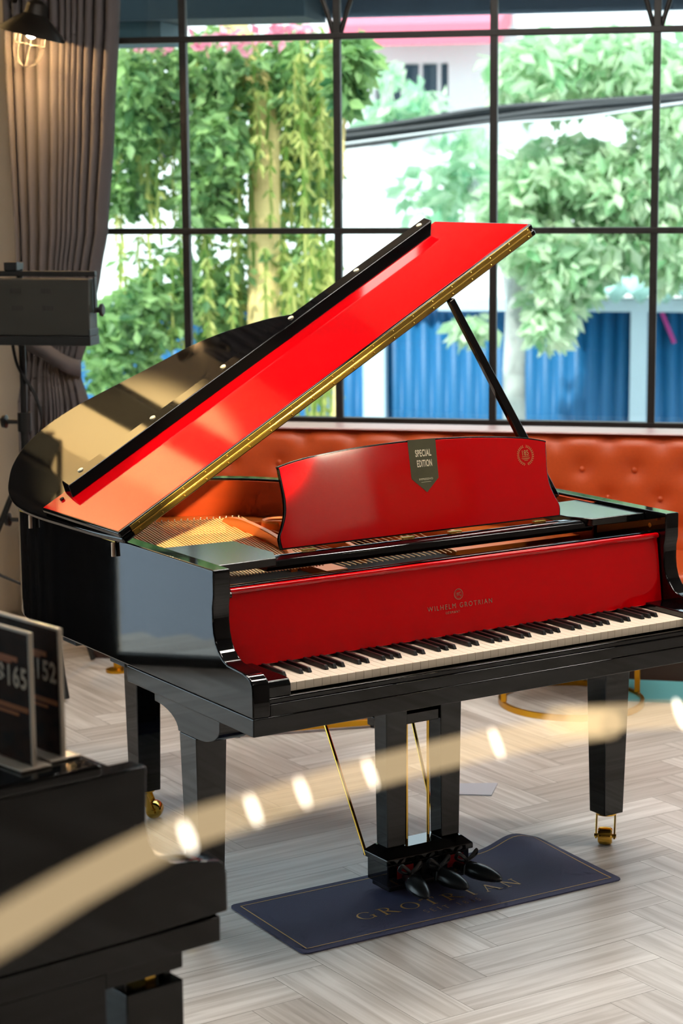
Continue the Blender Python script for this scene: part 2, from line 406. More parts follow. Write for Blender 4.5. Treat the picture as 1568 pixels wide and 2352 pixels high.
def merged(mb, d=.0003):
    bm = bmesh.new(); vv = [bm.verts.new(v) for v in mb.v]
    for f in mb.f:
        try: bm.faces.new([vv[i] for i in f])
        except ValueError: pass
    bmesh.ops.remove_doubles(bm, verts=bm.verts, dist=d); bmesh.ops.recalc_face_normals(bm, faces=bm.faces)
    bm.verts.index_update(); out = MB(); out.v = [tuple(v.co) for v in bm.verts]; out.f = [tuple(v.index for v in f.verts) for f in bm.faces]; bm.free(); return out
rim = merged(rim_mesh(.975, .654, prof)).build('rim', BLACK, piano, bevel=.0045, seg=3)
# inner veneer lining, seen under the lid
LI = offset(RO, .0485); LI2 = offset(RO, .056); nl = len(LI); i0 = 8
lv = MB()
sel = [i for i in range(nl) if LI[i][1] > .26]
v = []; f = []
for k, i in enumerate(sel):
    v += [(LI[i][0],LI[i][1],.80),(LI[i][0],LI[i][1],.968),(LI2[i][0],LI2[i][1],.80),(LI2[i][0],LI2[i][1],.968)]
for k in range(len(sel)-1):
    a = 4*k; b = 4*k+4; f += [(a+2,a+3,b+3,b+2),(a+1,b+1,b+3,a+3),(a,a+1,b+1,b)]
lv.add(v, f); lv.build('inner_rim', VENEER, piano)
# keybed and lower frame
MB().box(PX0+.0005, PX1-.0005, -.0292, .617, .610, .6535).build('keybed', BLACK, piano, bevel=.003)
MB().box(PX0+.047, PX1-.047, -.022, -.005, .6535, .695).build('keyslip', BLACK, piano, bevel=.004)
MB().box(PX0+.047, PX1-.047, -.0285, -.0225, .6535, .682).build('keyslip_moulding', BLACK, piano, bevel=.002)
bp = [p for p in RI]; mbx = MB(); mbx.prism([(p[0],p[1],.668) for p in bp], [(p[0],p[1],.684) for p in bp]); mbx.build('bottom_board', SATIN, piano, smooth=False)
for y in (.75, 1.05):              # beams under the case
    MB().box(PX0+.06, PX1-.35, y, y+.09, .61, .668).build('under_beam', SATIN, piano, bevel=.004)
# keys
wk = None; bk = None
def key_copy(src, x):
    o = src.copy(); COL.objects.link(o); o.parent = piano; o.location = (x, 0, 0); return o
P_ = .02355
kp = MB(); kp.prism([(.0005,0,.699),(.0005,0,.7188),(.0005,.0016,.720),(.0005,.20,.720),(.0005,.20,.699)],[(P_-.0005,0,.699),(P_-.0005,0,.7188),(P_-.0005,.0016,.720),(P_-.0005,.20,.720),(P_-.0005,.20,.699)])
wk = kp.build('white_key', IVORY, piano, smooth=False)
for i in range(1, 52): key_copy(wk, i*P_)
kb = MB(); h = .0055
lo = [(-h,.052,.7205),(h,.052,.7205),(h,.20,.7205),(-h,.20,.7205)]; hi = [(-.0042,.0585,.7315),(.0042,.0585,.7315),(.0042,.20,.7315),(-.0042,.20,.7315)]
kb.prism(lo, hi); first = True
for i in range(51):
    if i % 7 in (0, 2, 3, 5, 6):
        if first: bk = kb.build('black_key', EBONY, piano, bevel=.0012); bk.location = ((i+1)*P_, 0, 0); first = False
        else: key_copy(bk, (i+1)*P_)
for x0, x1 in ((PX0+.048, -.003), (WK+.003, PX1-.048)):
    MB().prism([(x0,y,z) for y, z in ((-.020,.695),(-.020,.722),(-.012,.7335),(.0,.736),(.19,.736),(.19,.695))], [(x1,y,z) for y, z in ((-.020,.695),(-.020,.722),(-.012,.7335),(.0,.736),(.19,.736),(.19,.695))]).build('key_block', BLACK, piano, bevel=.003)
# fallboard
FB = Vector((0,.155,.728)); ft = math.atan2(.025,.19); FU = Vector((0,math.sin(ft),math.cos(ft))); FN = Vector((0,-math.cos(ft),math.sin(ft)))
def fbp(x, v, o=0): return Vector((x,0,0))+FB+FU*v+FN*o
fm = MB(); xa, xb = PX0+.050, PX1-.050
fm.prism([fbp(xa,0,0),fbp(xa,.186,0),fbp(xa,.186,-.016),fbp(xa,0,-.016)],[fbp(xb,0,0),fbp(xb,.186,0),fbp(xb,.186,-.016),fbp(xb,0,-.016)])
fall = fm.build('fallboard', RED, piano, bevel=.003)
r1 = [(.180,.004),(.185,.006),(.190,.005),(.193,.0),(.194,-.014),(.180,-.020),(.177,-.004)]
MB().prism([fbp(xa-.001+.012,v,o) for v, o in r1],[fbp(xb+.001,v,o) for v, o in r1]).build('fallboard_lip', RED, piano, bevel=.001)
r2 = [(.196,-.004),(.199,-.010),(.199,-.034),(.190,-.040),(.175,-.036),(.175,-.018),(.194,-.016)]
MB().prism([fbp(xa,v,o) for v, o in r2],[fbp(xb,v,o) for v, o in r2]).build('fallboard_rail', BLACK, piano, bevel=.003)
MB().tube([fbp(xa-.002,.178,.005), fbp(xa+.010,.178,.005)], .0075, 14).build('fallboard_pivot', SATIN, piano)
plabel(MB().box(xb-.002, xb+.0015, .168, .176, .752, .772).build('hinge_plate', BRASS, piano), 'brass plate at right end of fallboard')
lt = MB(); EX = Vector((1,0,0))
put_text(lt, 'WILHELM GROTRIAN', fbp(.512,.0685), EX, FU, FN, .203, .0125, 1.35)
put_text(lt, 'GERMANY', fbp(.567,.056), EX, FU, FN, .045, .0062, 1.3)
lg = MB(); c0 = fbp(.611,.103,.0007)
def ring2d(mb, c, ex, ey, r, w, n=28, a0=0, a1=2*math.pi, squash=1.0):
    vs = []; fs = []
    for i in range(n+1):
        t = a0+(a1-a0)*i/n
        for rr in (r-w/2, r+w/2): vs.append(c+ex*(rr*math.cos(t)*squash)+ey*(rr*math.sin(t)))
    for i in range(n): fs.append((2*i,2*i+1,2*i+3,2*i+2))
    mb.add(vs, fs)
ring2d(lg, c0, EX, FU, .0135, .0012); ring2d(lg, c0, EX, FU, .0108, .0005)
put_text(lg, 'WG', c0-EX*.0075-FU*.0055-FN*.0006, EX, FU, FN, .015, .011)
plabel(lt.build('lettering', DIMGOLD, fall, smooth=False), 'thin foil maker name lettering'); plabel(lg.build('emblem', DIMGOLD, fall, smooth=False), 'round foil monogram above the lettering')
# music shelf, rail and desk
ZS = .967
SHELF = mat('brushed_black_shelf', (12, 13, 13), .13, spec=.5, ior=2.1)
for sgn, fx in ((0, lambda x: x), (1, lambda x: WK-x)):
    P = [(-.0635,.235),(-.0635,.52),(.145,.505),(.149,.31),(.115,.240)]
    lo = [(fx(x),y,ZS-.021) for x, y in P]; hi = [(fx(x),y,ZS) for x, y in P]
    MB().prism(lo, hi).build('music_shelf', SHELF, piano, bevel=.003)
MB().prism([(.10,y,z) for y, z in ((.262,.930),(.256,.940),(.259,.954),(.268,.9595),(.304,.9605),(.312,.950),(.312,.930))],[(WK-.10,y,z) for y, z in ((.262,.930),(.256,.940),(.259,.954),(.268,.9595),(.304,.9605),(.312,.950),(.312,.930))]).build('desk_rail', BLACK, piano, bevel=.002)
DT = R(12); DB = Vector((0,.315,.9665)); DU = Vector((0,math.sin(DT),math.cos(DT))); DN = Vector((0,-math.cos(DT),math.sin(DT)))
def dp(x, v, o=0): return Vector((x,0,0))+DB+DU*v+DN*o
hl = [(.172,.002),(.169,.030),(.181,.056),(.193,.088),(.197,.125),(.194,.168),(.191,.203),(.196,.211),(.275,.226),(.407,.2385),(.52,.2435),(.612,.245)]
dout = cat_rom([(x,v,0) for x, v in hl], 3); dout = [(p.x,p.y) for p in dout]
dout = dout+[(WK-x,v) for x, v in dout[-2::-1]]
desk = MB().prism([dp(x,v,-.006) for x, v in dout],[dp(x,v,.006) for x, v in dout]).build('music_desk', BLACK, piano, bevel=.002)
cx, cv = .6123,.11
din = [(cx+(x-cx)*.9925, cv+(v-cv)*.968) for x, v in dout]
MB().prism([dp(x,v,.0055) for x, v in din],[dp(x,v,.0072) for x, v in din]).build('red_face', RED, desk, bevel=.0005)
rb = [(.584,.2455),(.672,.2445),(.668,.141),(.627,.106),(.583,.144)]
rib = MB().prism([dp(x,v,.0073) for x, v in rb],[dp(x,v,.0080) for x, v in rb]).build('ribbon_badge', OLIVE, desk, smooth=False); plabel(rib, 'olive pennant reading SPECIAL EDITION')
for w_, x_, v_, wd_, h_ in (('SPECIAL', .603, .1995, .050, .0185), ('EDITION', .605, .1725, .047, .0185), ('IMPRESSIVO', .606, .138, .043, .0052)):
    tx = MB(); put_text(tx, w_, dp(x_, v_, .0081), EX, DU, DN, wd_, h_, 1.08 if h_ > .01 else 1, .022 if h_ > .01 else 0); tx.build('lettering', CREAMT, rib, smooth=False)
MB().add([dp(.612,.1325,.0085),dp(.643,.1325,.0085),dp(.643,.1332,.0085),dp(.612,.1332,.0085)],[(0,1,2,3)]).build('underline', CREAMT, rib, smooth=False)
em = MB(); ec = dp(.959,.176,.0076)
for s in (-1, 1):
    for i in range(13):
        t = R(-80+i*150/12); r = .0245
        p = ec+EX*(s*r*math.cos(t))+DU*(r*math.sin(t)); tg = (EX*(-s*math.sin(t))+DU*math.cos(t)); no = EX*(s*math.cos(t))+DU*math.sin(t)
        for q in (-1, 1):
            d = (tg*.8+no*q*.6).normalized(); e = d.cross(DN)
            em.add([p, p+d*.0032+e*.0011, p+d*.0062, p+d*.0032-e*.0011], [(0,1,2,3)])
put_text(em, '185', ec-EX*.0105+DU*.000, EX, DU, DN, .021, .014)
put_text(em, 'ANNIVERSARY', ec-EX*.0125-DU*.0045, EX, DU, DN, .025, .0030)
for k, wd in ((.008,.028),(.0105,.022),(.014,.012)):
    c = ec-DU*(k); em.add([c-EX*wd/2,c+EX*wd/2,c+EX*wd/2+DU*.0009,c-EX*wd/2+DU*.0009],[(0,1,2,3)])
plabel(em.build('laurel_emblem', GOLDT, desk, smooth=False), 'gold laurel wreath with 185')
for x in (.25, .55, .70, .98): MB().box(x-.020, x+.020, .3045, .316, .9608, .9650).build('desk_hinge', BRASS, piano, bevel=.001)
# plate, soundboard, strings
SB = [p for p in offset(RO, .058) if p[1] > .2]; SB = [(SB[0][0],.24)]+SB+[(SB[-1][0],.24)]
MB().prism([(p[0],p[1],.800) for p in SB],[(p[0],p[1],.812) for p in SB]).build('soundboard', SOUND, piano, smooth=False)
pl = MB()
pl.box(.84, PX1-.06, .50, .64, .845, .868); pl.box(.385, .45, .44, .64, .845, .872)              # pin block web
SB2 = [p for p in offset(RO, .066) if p[1] > .55]; SB3 = [p for p in offset(RO, .185) if p[1] > .55]
m_ = min(len(SB2), len(SB3)); 
def ringplate(mb, O, I, z0, z1):
    n = min(len(O), len(I)); vs = []
    for i in range(n):
        j = int(i*(len(I)-1)/(n-1)); k = int(i*(len(O)-1)/(n-1))
        vs += [(O[k][0],O[k][1],z0),(O[k][0],O[k][1],z1),(I[j][0],I[j][1],z1+.0),(I[j][0],I[j][1],z0)]
    fs = []
    for i in range(n-1):
        for q in range(4): fs.append((4*i+q,4*i+(q+1)%4,4*i+4+(q+1)%4,4*i+4+q))
    mb.add(vs, fs)
ringplate(pl, SB2, SB3, .842, .862)
plo = pl.build('iron_plate', PLATE, piano, bevel=.004)
for pts in ([(.36,.56,.885),(.415,.72,.912),(.470,1.0,.918),(.492,1.15,.905),(.50,1.20,.875)], [(.58,.56,.885),(.595,.8,.91),(.60,1.0,.905),(.60,1.2,.875)], [(.95,.56,.88),(.93,.8,.905),(.86,1.0,.88)]):
    P = cat_rom(pts, 5)
    mb = MB(); n = len(P); vs = []
    for i, p in enumerate(P): vs += [p+Vector((-.011,0,-.05)),p+Vector((.011,0,-.05)),p+Vector((.009,0,0)),p+Vector((-.009,0,0))]
    fs = []
    for i in range(n-1):
        for q in range(4): fs.append((4*i+q,4*i+(q+1)%4,4*i+4+(q+1)%4,4*i+4+q))
    fs += [(0,1,2,3),(4*n-4,4*n-1,4*n-2,4*n-3)]
    mb.add(vs, fs).build('plate_strut', PLATE, piano, bevel=.003)
MB().lathe([(.050,.86),(.058,.86),(.058,.892),(.054,.896),(.046,.892),(.046,.86)], (.625,1.075,0), 32, close=True).build('plate_ring', PLATE, piano)
MB().prism([(.02,.60,.85),(.03,.60,.885),(.07,.60,.885),(.08,.60,.85)],[(.10,1.25,.85),(.11,1.25,.880),(.15,1.25,.880),(.16,1.25,.85)]).build('plate_ledge', PLATE, piano, bevel=.004)
MB().prism([(.16,1.215,.86),(.57,1.125,.86),(.57,1.135,.86),(.16,1.225,.86)],[(.16,1.217,.8845),(.57,1.127,.8845),(.57,1.133,.8845),(.16,1.223,.8845)]).build('bass_bridge', mat('bridge_maple', (225, 150, 90), .4), piano, bevel=.001)
unit = MB().tube([(0,0,0),(0,1,0)], 1.0, 6).build('string', STRING, piano)
def place_string(o, a, b, r):
    a, b = Vector(a), Vector(b); d = b-a; o.parent = piano
    o.location = a; o.rotation_mode = 'QUATERNION'; o.rotation_quaternion = Vector((0,1,0)).rotation_difference(d.normalized()); o.scale = (r, d.length, r)
N = 44
for i in range(N):
    t = i/(N-1); o = unit if i == 0 else unit.copy()
    if i: COL.objects.link(o)
    xr = .17+.41*t; yr = 1.325-.10*t; xf = -.02+.40*t
    place_string(o, (xr, yr, .8865), (xf, .45, .8865), .0026 if i < 14 else .0021)
for i in range(22):
    o = unit.copy(); COL.objects.link(o); t = i/21
    place_string(o, (.50+.40*t, 1.12-.35*t, .874), (.455+.36*t, .46, .874), .0013)
pin = MB().lathe([(.003,0),(.003,.018),(.0022,.026),(.001,.027)], n=8).build('hitch_pin', mat('bright_pin', (250, 220, 190), .2, .9), piano)
for i in range(N):
    t = i/(N-1); o = pin if i == 0 else pin.copy()
    if i: COL.objects.link(o)
    o.parent = piano; o.location = (.17+.41*t, 1.325-.10*t+(.018 if i % 2 else 0), .863)
MB().box(-.05, .835, .42, .66, .813, .853).build('pin_block', DARKFELT, piano, bevel=.002)
tp = MB().lathe([(.0032,0),(.0032,.03),(.0028,.034),(.001,.035)], n=8).build('tuning_pin', mat('tuning_pin_steel', (200, 160, 130), .3, .9), piano)
for i in range(60):
    o = tp if i == 0 else tp.copy()
    if i: COL.objects.link(o)
    o.parent = piano; o.location = (-.03+.0135*i, .605+.018*(i % 3), .853)
grid = MB()
for i in range(40): grid.box(-.05+.0325*i, -.03+.0325*i, .36, .47, .80, .842)
grid.build('action_rail', DARKFELT, piano, bevel=.002)
MB().box(-.06, WK+.06, .20, .34, .79, .80).build('action_cover', DARKFELT, piano)
# lid (raised), flap folded back on it
H = Vector((-.112,.612,.972)); TH = R(29.82); LE = Vector((math.cos(TH),0,math.sin(TH))); LN = Vector((-math.sin(TH),0,math.cos(TH)))
def lp(s, y, o): return Vector((H.x,y,H.z))+LE*s+LN*o
lo_ = [(p.x, p.y) for p in lid_outline()]
lid = MB().prism([lp(s,y,0) for s, y in lo_],[lp(s,y,.0185) for s, y in lo_]).build('lid', BLACK, piano, bevel=.006, seg=3)
fo = [(-.006,.598),(1.500,.598),(1.500,1.062),(-.006,1.062)]
flap = MB().prism([lp(s,y,.0200) for s, y in fo],[lp(s,y,.0375) for s, y in fo]).build('lid_flap', BLACK, piano, bevel=.005, seg=3)
fr = [(.000,.606),(1.494,.606),(1.494,1.060),(.000,1.060)]
plabel(MB().prism([lp(s,y,.0365) for s, y in fr],[lp(s,y,.0384) for s, y in fr]).build('flap_panel', RED, flap, bevel=.0006), 'red lacquered underside of the folded lid flap')
y0, y1 = .985, 1.052
lo = [lp(.062,y0,.038),lp(1.418,y0,.038),lp(1.432,y1,.038),lp(.072,y1,.038)]; hi = [lp(.070,y0+.006,.072),lp(1.450,y0+.012,.072),lp(1.462,y1,.072),lp(.080,y1,.072)]
MB().prism(lo, hi).build('closing_batten', BLACK, flap, bevel=.003)
for s, y in ((.136,1.033),(.392,1.032),(.651,1.031),(.907,1.027),(1.164,1.025),(1.417,1.022)):
    mb = MB().lathe([(.0085,0),(.0085,.003),(.006,.0045),(.001,.005)], n=16)
    M = Matrix.Translation(lp(s,y,.0715)) @ Matrix(((LE.x,0,LN.x,0),(LE.y,1,LN.y,0),(LE.z,0,LN.z,0),(0,0,0,1)))
    mb.xform(M).build('bumper', CREAMW, flap)
mb = MB().lathe([(.006,0),(.006,.006),(.004,.007),(.001,.0072)], n=14); mb.xform(Matrix.Translation(lp(.045,1.020,.038)) @ Matrix(((LE.x,0,LN.x,0),(0,1,0,0),(LE.z,0,LN.z,0),(0,0,0,1)))).build('stop_button', SATIN, flap)
def hb(name, s0, s1, o0, o1, yy, th, m, par, bev=.0006):
    P = [(s0,o0),(s1,o0),(s1,o1),(s0,o1)]
    return MB().prism([lp(s,yy,o) for s, o in P],[lp(s,yy-th,o) for s, o in P]).build(name, m, par, bevel=bev)
hb('piano_hinge', .032, 1.486, .0045, .0165, .6005, .0022, BRASS, lid)
hb('piano_hinge', .030, 1.484, .0225, .0345, .5985, .0024, BRASS, flap)
MB().tube([lp(.030,.5975,.0195), lp(1.485,.5975,.0195)], .0024, 8).build('hinge_barrel', BRASS, lid)
sm = MB().ball((0,0,0), .0026, 8, 5)
sm_o = None
for i in range(20):
    for o_, par in ((.0105, lid), (.0285, flap)):
        if sm_o is None: sm_o = sm.build('hinge_screw', BRASS, lid); q = sm_o
        else: q = sm_o.copy(); COL.objects.link(q); q.parent = par
        q.location = lp(.05+i*.0748+(.006 if par is flap else 0), .596, o_)
for y in (.66, 1.175):             # loose pin hinges of the lid along the bass side
    MB().box(PX0-.0032, PX0+.002, y, y+.085, .966, .9712).build('lid_hinge', BRASS, lid, bevel=.001)
    plabel(MB().tube([(PX0-.006,y+.004,.966),(PX0-.007,y+.002,.930)], .0055, 10).build('hinge_pin', PINKW, lid), 'pale metal hinge pin hanging below the lid edge')
# prop stick
pa, pb = Vector((1.262,.600,.962)), Vector((.893,.600,1.548))
d = (pb-pa).normalized(); e1 = Vector((0,1,0)); e2 = d.cross(e1)
mb = MB(); n = 8; vs = []
for i in range(n+1):
    p = pa.lerp(pb, i/n); hw = .0155-.006*(i/n)
    for a, b in ((-1,-1),(1,-1),(1,1),(-1,1)): vs.append(p+e2*(a*hw)+e1*(b*.0095))
fs = [(0,1,2,3),(4*n,4*n+3,4*n+2,4*n+1)]
for i in range(n):
    for q in range(4): fs.append((4*i+q,4*i+(q+1)%4,4*i+4+(q+1)%4,4*i+4+q))
mb.add(vs, fs).build('lid_prop', BLACK, piano, bevel=.003)
MB().lathe([(.012,0),(.012,.02),(.006,.024)], (1.262,.600,.935), 16).build('prop_socket', BRASS, piano)
plabel(MB().lathe([(.0005,0),(.0065,.0005),(.0065,.002),(.0005,.003)], (WK+.0642,.215,.935), 14, axis='x').build('desk_stop', BRASS, piano), 'small brass stop on the inside of the right arm')
# legs
def caster(parent, c, yaw, zt):
    mb = MB(); M = Matrix.Translation(c) @ Matrix.Rotation(yaw, 4, 'Z')
    mb.lathe([(.030,zt-.006),(.030,zt),(.012,zt)], n=20)
    for s in (-1, 1):
        mb.prism([(s*.0235,-.012,zt-.006),(s*.0235,.022,zt-.006),(s*.0235,-.020,.018),(s*.0235,-.036,.018)],[(s*.0285,-.012,zt-.006),(s*.0285,.022,zt-.006),(s*.0285,-.020,.018),(s*.0285,-.036,.018)])
    mb.xform(M).build('caster_fork', BRASSB, parent, bevel=.0015)
    w = MB().lathe([(.004,-.020),(.020,-.020),(.0245,-.016),(.026,0),(.0245,.016),(.020,.020),(.004,.020)], (0,-.028,.026), 24, axis='x')
    w.tube([(-.031,-.028,.026),(.031,-.028,.026)], .006, 10)
    w.xform(M).build('caster_wheel', BRASSB, parent)
def leg(cx, cy, ht, hb_, ztop, zbot, yaw, bracket=True):
    mb = MB()
    mb.prism([(cx+a*hb_,cy+b*hb_,zbot) for a, b in ((-1,-1),(1,-1),(1,1),(-1,1))],[(cx+a*ht,cy+b*ht,ztop) for a, b in ((-1,-1),(1,-1),(1,1),(-1,1))])
    L = mb.build('leg', BLACK, piano, bevel=.003)
    if bracket:
        k = ht+.006; P = []
        for i in range(9):
            t = i/8; P.append((cy-k-.118*(t**.62)*1.0, ztop-.004+.052*t**2.1*1.0+.0*t))
        P = [(cy-k, ztop)]+[(cy-k-.115*math.sin(R(90*t/8)), ztop+.050*(1-math.cos(R(90*t/8)))) for t in range(1, 9)]
        P += [(cy-k-.115,.6095),(cy+k+.125,.6095)]
        P += [(cy+k+.125-.125*math.sin(R(90*t/8))*1.0, .575-(.575-ztop)*(1-math.cos(R(90*t/8)))) for t in range(0, 9)]
        MB().prism([(cx-ht,y,z) for y, z in P],[(cx+ht,y,z) for y, z in P]).build('leg_bracket', BLACK, L, bevel=.002)
    caster(L, (cx, cy, 0), yaw, zbot)
    return L
leg(-.038, .350, .0435, .0340, .525, .088, R(-80))
leg(WK+.038, .350, .0435, .0340, .525, .088, R(-44))
leg(.268, 1.285, .0440, .0350, .668, .088, R(50), False)
MB().tube([(-.045,.225,.61),(-.045,.225,.585)], .010, 12).build('leg_screw', BRASSB, piano)
# lyre with pedals
LX = .6123
mb = MB()
mb.box(LX-.132, LX+.132, .302, .402, .030, .092)
pb_ = mb.build('pedal_box', BLACK, piano, bevel=.004)
MB().box(LX-.122, LX+.122, .310, .394, .014, .0298).build('pedal_box_foot', SATIN, pb_, bevel=.003)
lo = [(LX-.140,.294,.0925),(LX+.140,.294,.0925),(LX+.140,.410,.0925),(LX-.140,.410,.0925)]; md = [(p[0],p[1],.108) for p in lo]; hi = [(LX-.118,.316,.128),(LX+.118,.316,.128),(LX+.118,.388,.128),(LX-.118,.388,.128)]
MB().add(lo+md+hi, [(3,2,1,0),(0,1,5,4),(1,2,6,5),(2,3,7,6),(3,0,4,7),(4,5,9,8),(5,6,10,9),(6,7,11,10),(7,4,8,11),(8,9,10,11)]).build('pedal_box_top', BLACK, pb_, bevel=.0025)
for s in (-1, 1):
    c = LX+s*.0875
    lo = [(c-.029,.326,.128),(c+.029,.326,.128),(c+.029,.380,.128),(c-.029,.380,.128)]; hi = [(c-.035,.322,.610),(c+.035,.322,.610),(c+.035,.384,.610),(c-.035,.384,.610)]
    MB().prism(lo, hi).build('lyre_post', BLACK, piano, bevel=.0035)
MB().box(LX-.0525, LX+.0525, .330, .376, .457, .487).build('lyre_crossbar', BLACK, piano, bevel=.003)
MB().box(LX-.105, LX+.105, .3845, .44, .441, .468).build('lyre_block', BLACK, piano, bevel=.003)
for x in (LX-.0395, LX+.0305): MB().tube([(x,.350,.128),(x,.350,.4565)], .0042, 10).build('pedal_rod', BRASSB, piano)
for bx, tx in ((-.136, -.136), (.100, .172)): MB().tube([(LX+bx,.400,.095),(LX+tx,.73,.612)], .0048, 10).build('lyre_brace', BRASSB, piano)
for i, x in enumerate((LX-.078, LX, LX+.085)):
    # each pedal wrapped in a dark cover that narrows to a rounded toe, tied with a bow
    mb = MB(); st = [(.302,.011,.010,.054),(.272,.012,.011,.053),(.255,.024,.019,.053),(.230,.029,.022,.052),(.200,.027,.019,.050),(.175,.019,.013,.047),(.160,.010,.007,.045),(.154,.003,.002,.044)]
    vs = []; n = 14; sk = (-.03, .02, .045)[i]
    for (y, rx, rz, z) in st:
        for k in range(n):
            t = 2*math.pi*k/n; vs.append((x+sk*(.302-y)/.15+rx*math.cos(t), y, z+rz*math.sin(t)))
    fs = [(a*n+k, a*n+(k+1)%n, (a+1)*n+(k+1)%n, (a+1)*n+k) for a in range(len(st)-1) for k in range(n)]+[tuple(range(n)), tuple(range((len(st)-1)*n, len(st)*n))[::-1]]
    pe = plabel(mb.add(vs, fs).build('pedal', LEATHER, piano), 'pedal wrapped in a dark tied cover')
    xb_ = x+sk*.25; bw = MB(); c = Vector((xb_,.262,.074))
    for s in (-1, 1):
        L_ = cat_rom([c, c+Vector((s*.014,-.004,.014)), c+Vector((s*.030,-.002,.026)), c+Vector((s*.034,.004,.012)), c+Vector((s*.016,.004,.002)), c], 4)
        bw.tube(L_, .0032, 8, flat=1.6)
        bw.tube([c, c+Vector((s*.018,-.016,-.006)), c+Vector((s*.026,-.022,-.026))], .0028, 8)
    bw.ball(c, .0065); bw.build('bow', LEATHER, pe)
    if i != 1: MB().box(x-.026, x+.026, .2985, .3018, .050, .084).build('pedal_felt', REDFELT, pb_, bevel=.001)
    else: MB().box(x-.026, x+.026, .2985, .3018, .046, .080).build('pedal_felt', DARKFELT, pb_, bevel=.001)

# ------------------------------------------------------------------ mat under the pedals
mroot = thing('floor_mat', 'navy pedal mat with gold border and lettering under the red piano', 'mat', (0,0,0), PHI)
def mz(x, y):                      # far right corner curls up
    return .004+.030*math.exp(-((x-1.015)/.075)**2)*max(0, min(1, (y-.12)/.32))**1.3
def mp(u, v, o=0):                 # u along 0..1, v deep 0..1
    x = .090+1.001*u+.013*v; y = .091+.397*v-.019*u
    return Vector((x, y, mz(x, y)+o))
def strip(u0, u1, v0, v1, o, nu=60, nv=20):
    mb = MB(); vs = [mp(u0+(u1-u0)*i/nu, v0+(v1-v0)*j/nv, o) for i in range(nu+1) for j in range(nv+1)]
    fs = [(i*(nv+1)+j,(i+1)*(nv+1)+j,(i+1)*(nv+1)+j+1,i*(nv+1)+j+1) for i in range(nu) for j in range(nv)]
    return mb.add(vs, fs)
mm = MB(); nu, nv = 70, 28
def rc(u, v):                      # rounded corners
    x, y, r = u*1.001, v*.397, .018
    cx_ = min(max(x, r), 1.001-r); cy_ = min(max(y, r), .397-r); dx, dy = x-cx_, y-cy_; l = math.hypot(dx, dy)
    if l > r: x, y = cx_+dx*r/l, cy_+dy*r/l
    return x/1.001, y/.397
top = [mp(*rc(i/nu, j/nv)) for i in range(nu+1) for j in range(nv+1)]; bot = [p-Vector((0,0,.0035)) for p in top]
q = len(top); I = lambda i, j: i*(nv+1)+j
fs = [(I(i,j),I(i+1,j),I(i+1,j+1),I(i,j+1)) for i in range(nu) for j in range(nv)]
fs += [tuple(q+k for k in f_[::-1]) for f_ in list(fs)]
for i in range(nu): fs += [(I(i,0),q+I(i,0),q+I(i+1,0),I(i+1,0)),(I(i,nv),I(i+1,nv),q+I(i+1,nv),q+I(i,nv))]
for j in range(nv): fs += [(I(0,j),I(0,j+1),q+I(0,j+1),q+I(0,j)),(I(nu,j),q+I(nu,j),q+I(nu,j+1),I(nu,j+1))]
mm.add(top+bot, fs).build('mat_sheet', MATB, mroot)
bd = MB(); g0, g1, h0, h1, tw = .021, .979, .058, .942, .0035
for a in ((g0,g1,h0,h0+tw*2.2),(g0,g1,h1-tw*2.2,h1),(g0,g0+tw,h0,h1),(g1-tw,g1,h0,h1)):
    s_ = strip(*a, .0008, 60 if a[1]-a[0] > .5 else 1, 20 if a[3]-a[2] > .5 else 1); bd.add(s_.v, s_.f)
bd.build('border', MATGOLD, mroot, smooth=False)
# serif capitals drawn as thick and thin strokes on a unit square
def stroke(mb, f3, a, b, w0, w1=None):
    a, b = Vector(a), Vector(b); w1 = w0 if w1 is None else w1; d = (b-a).normalized(); n_ = Vector((-d.y, d.x))
    mb.add([f3(a+n_*w0/2), f3(a-n_*w0/2), f3(b-n_*w1/2), f3(b+n_*w1/2)], [(0,1,2,3)])
def arc(mb, f3, c, rx, ry, a0, a1, wt, wn, n=26):
    vs = []; fs = []
    for i in range(n+1):
        t = R(a0+(a1-a0)*i/n); w_ = wn+(wt-wn)*abs(math.cos(t))**1.5
        for k in (-.5,.5): vs.append(f3(Vector((c[0]+(rx+k*w_)*math.cos(t), c[1]+(ry+k*wn)*math.sin(t)))))
    for i in range(n): fs.append((2*i,2*i+1,2*i+3,2*i+2))
    mb.add(vs, fs)
T, Hn, SF = .125, .05, .05         # thick, hairline, serif
def serif(mb, f3, x, y, w=.32): stroke(mb, f3, (x-w/2,y), (x+w/2,y), SF)
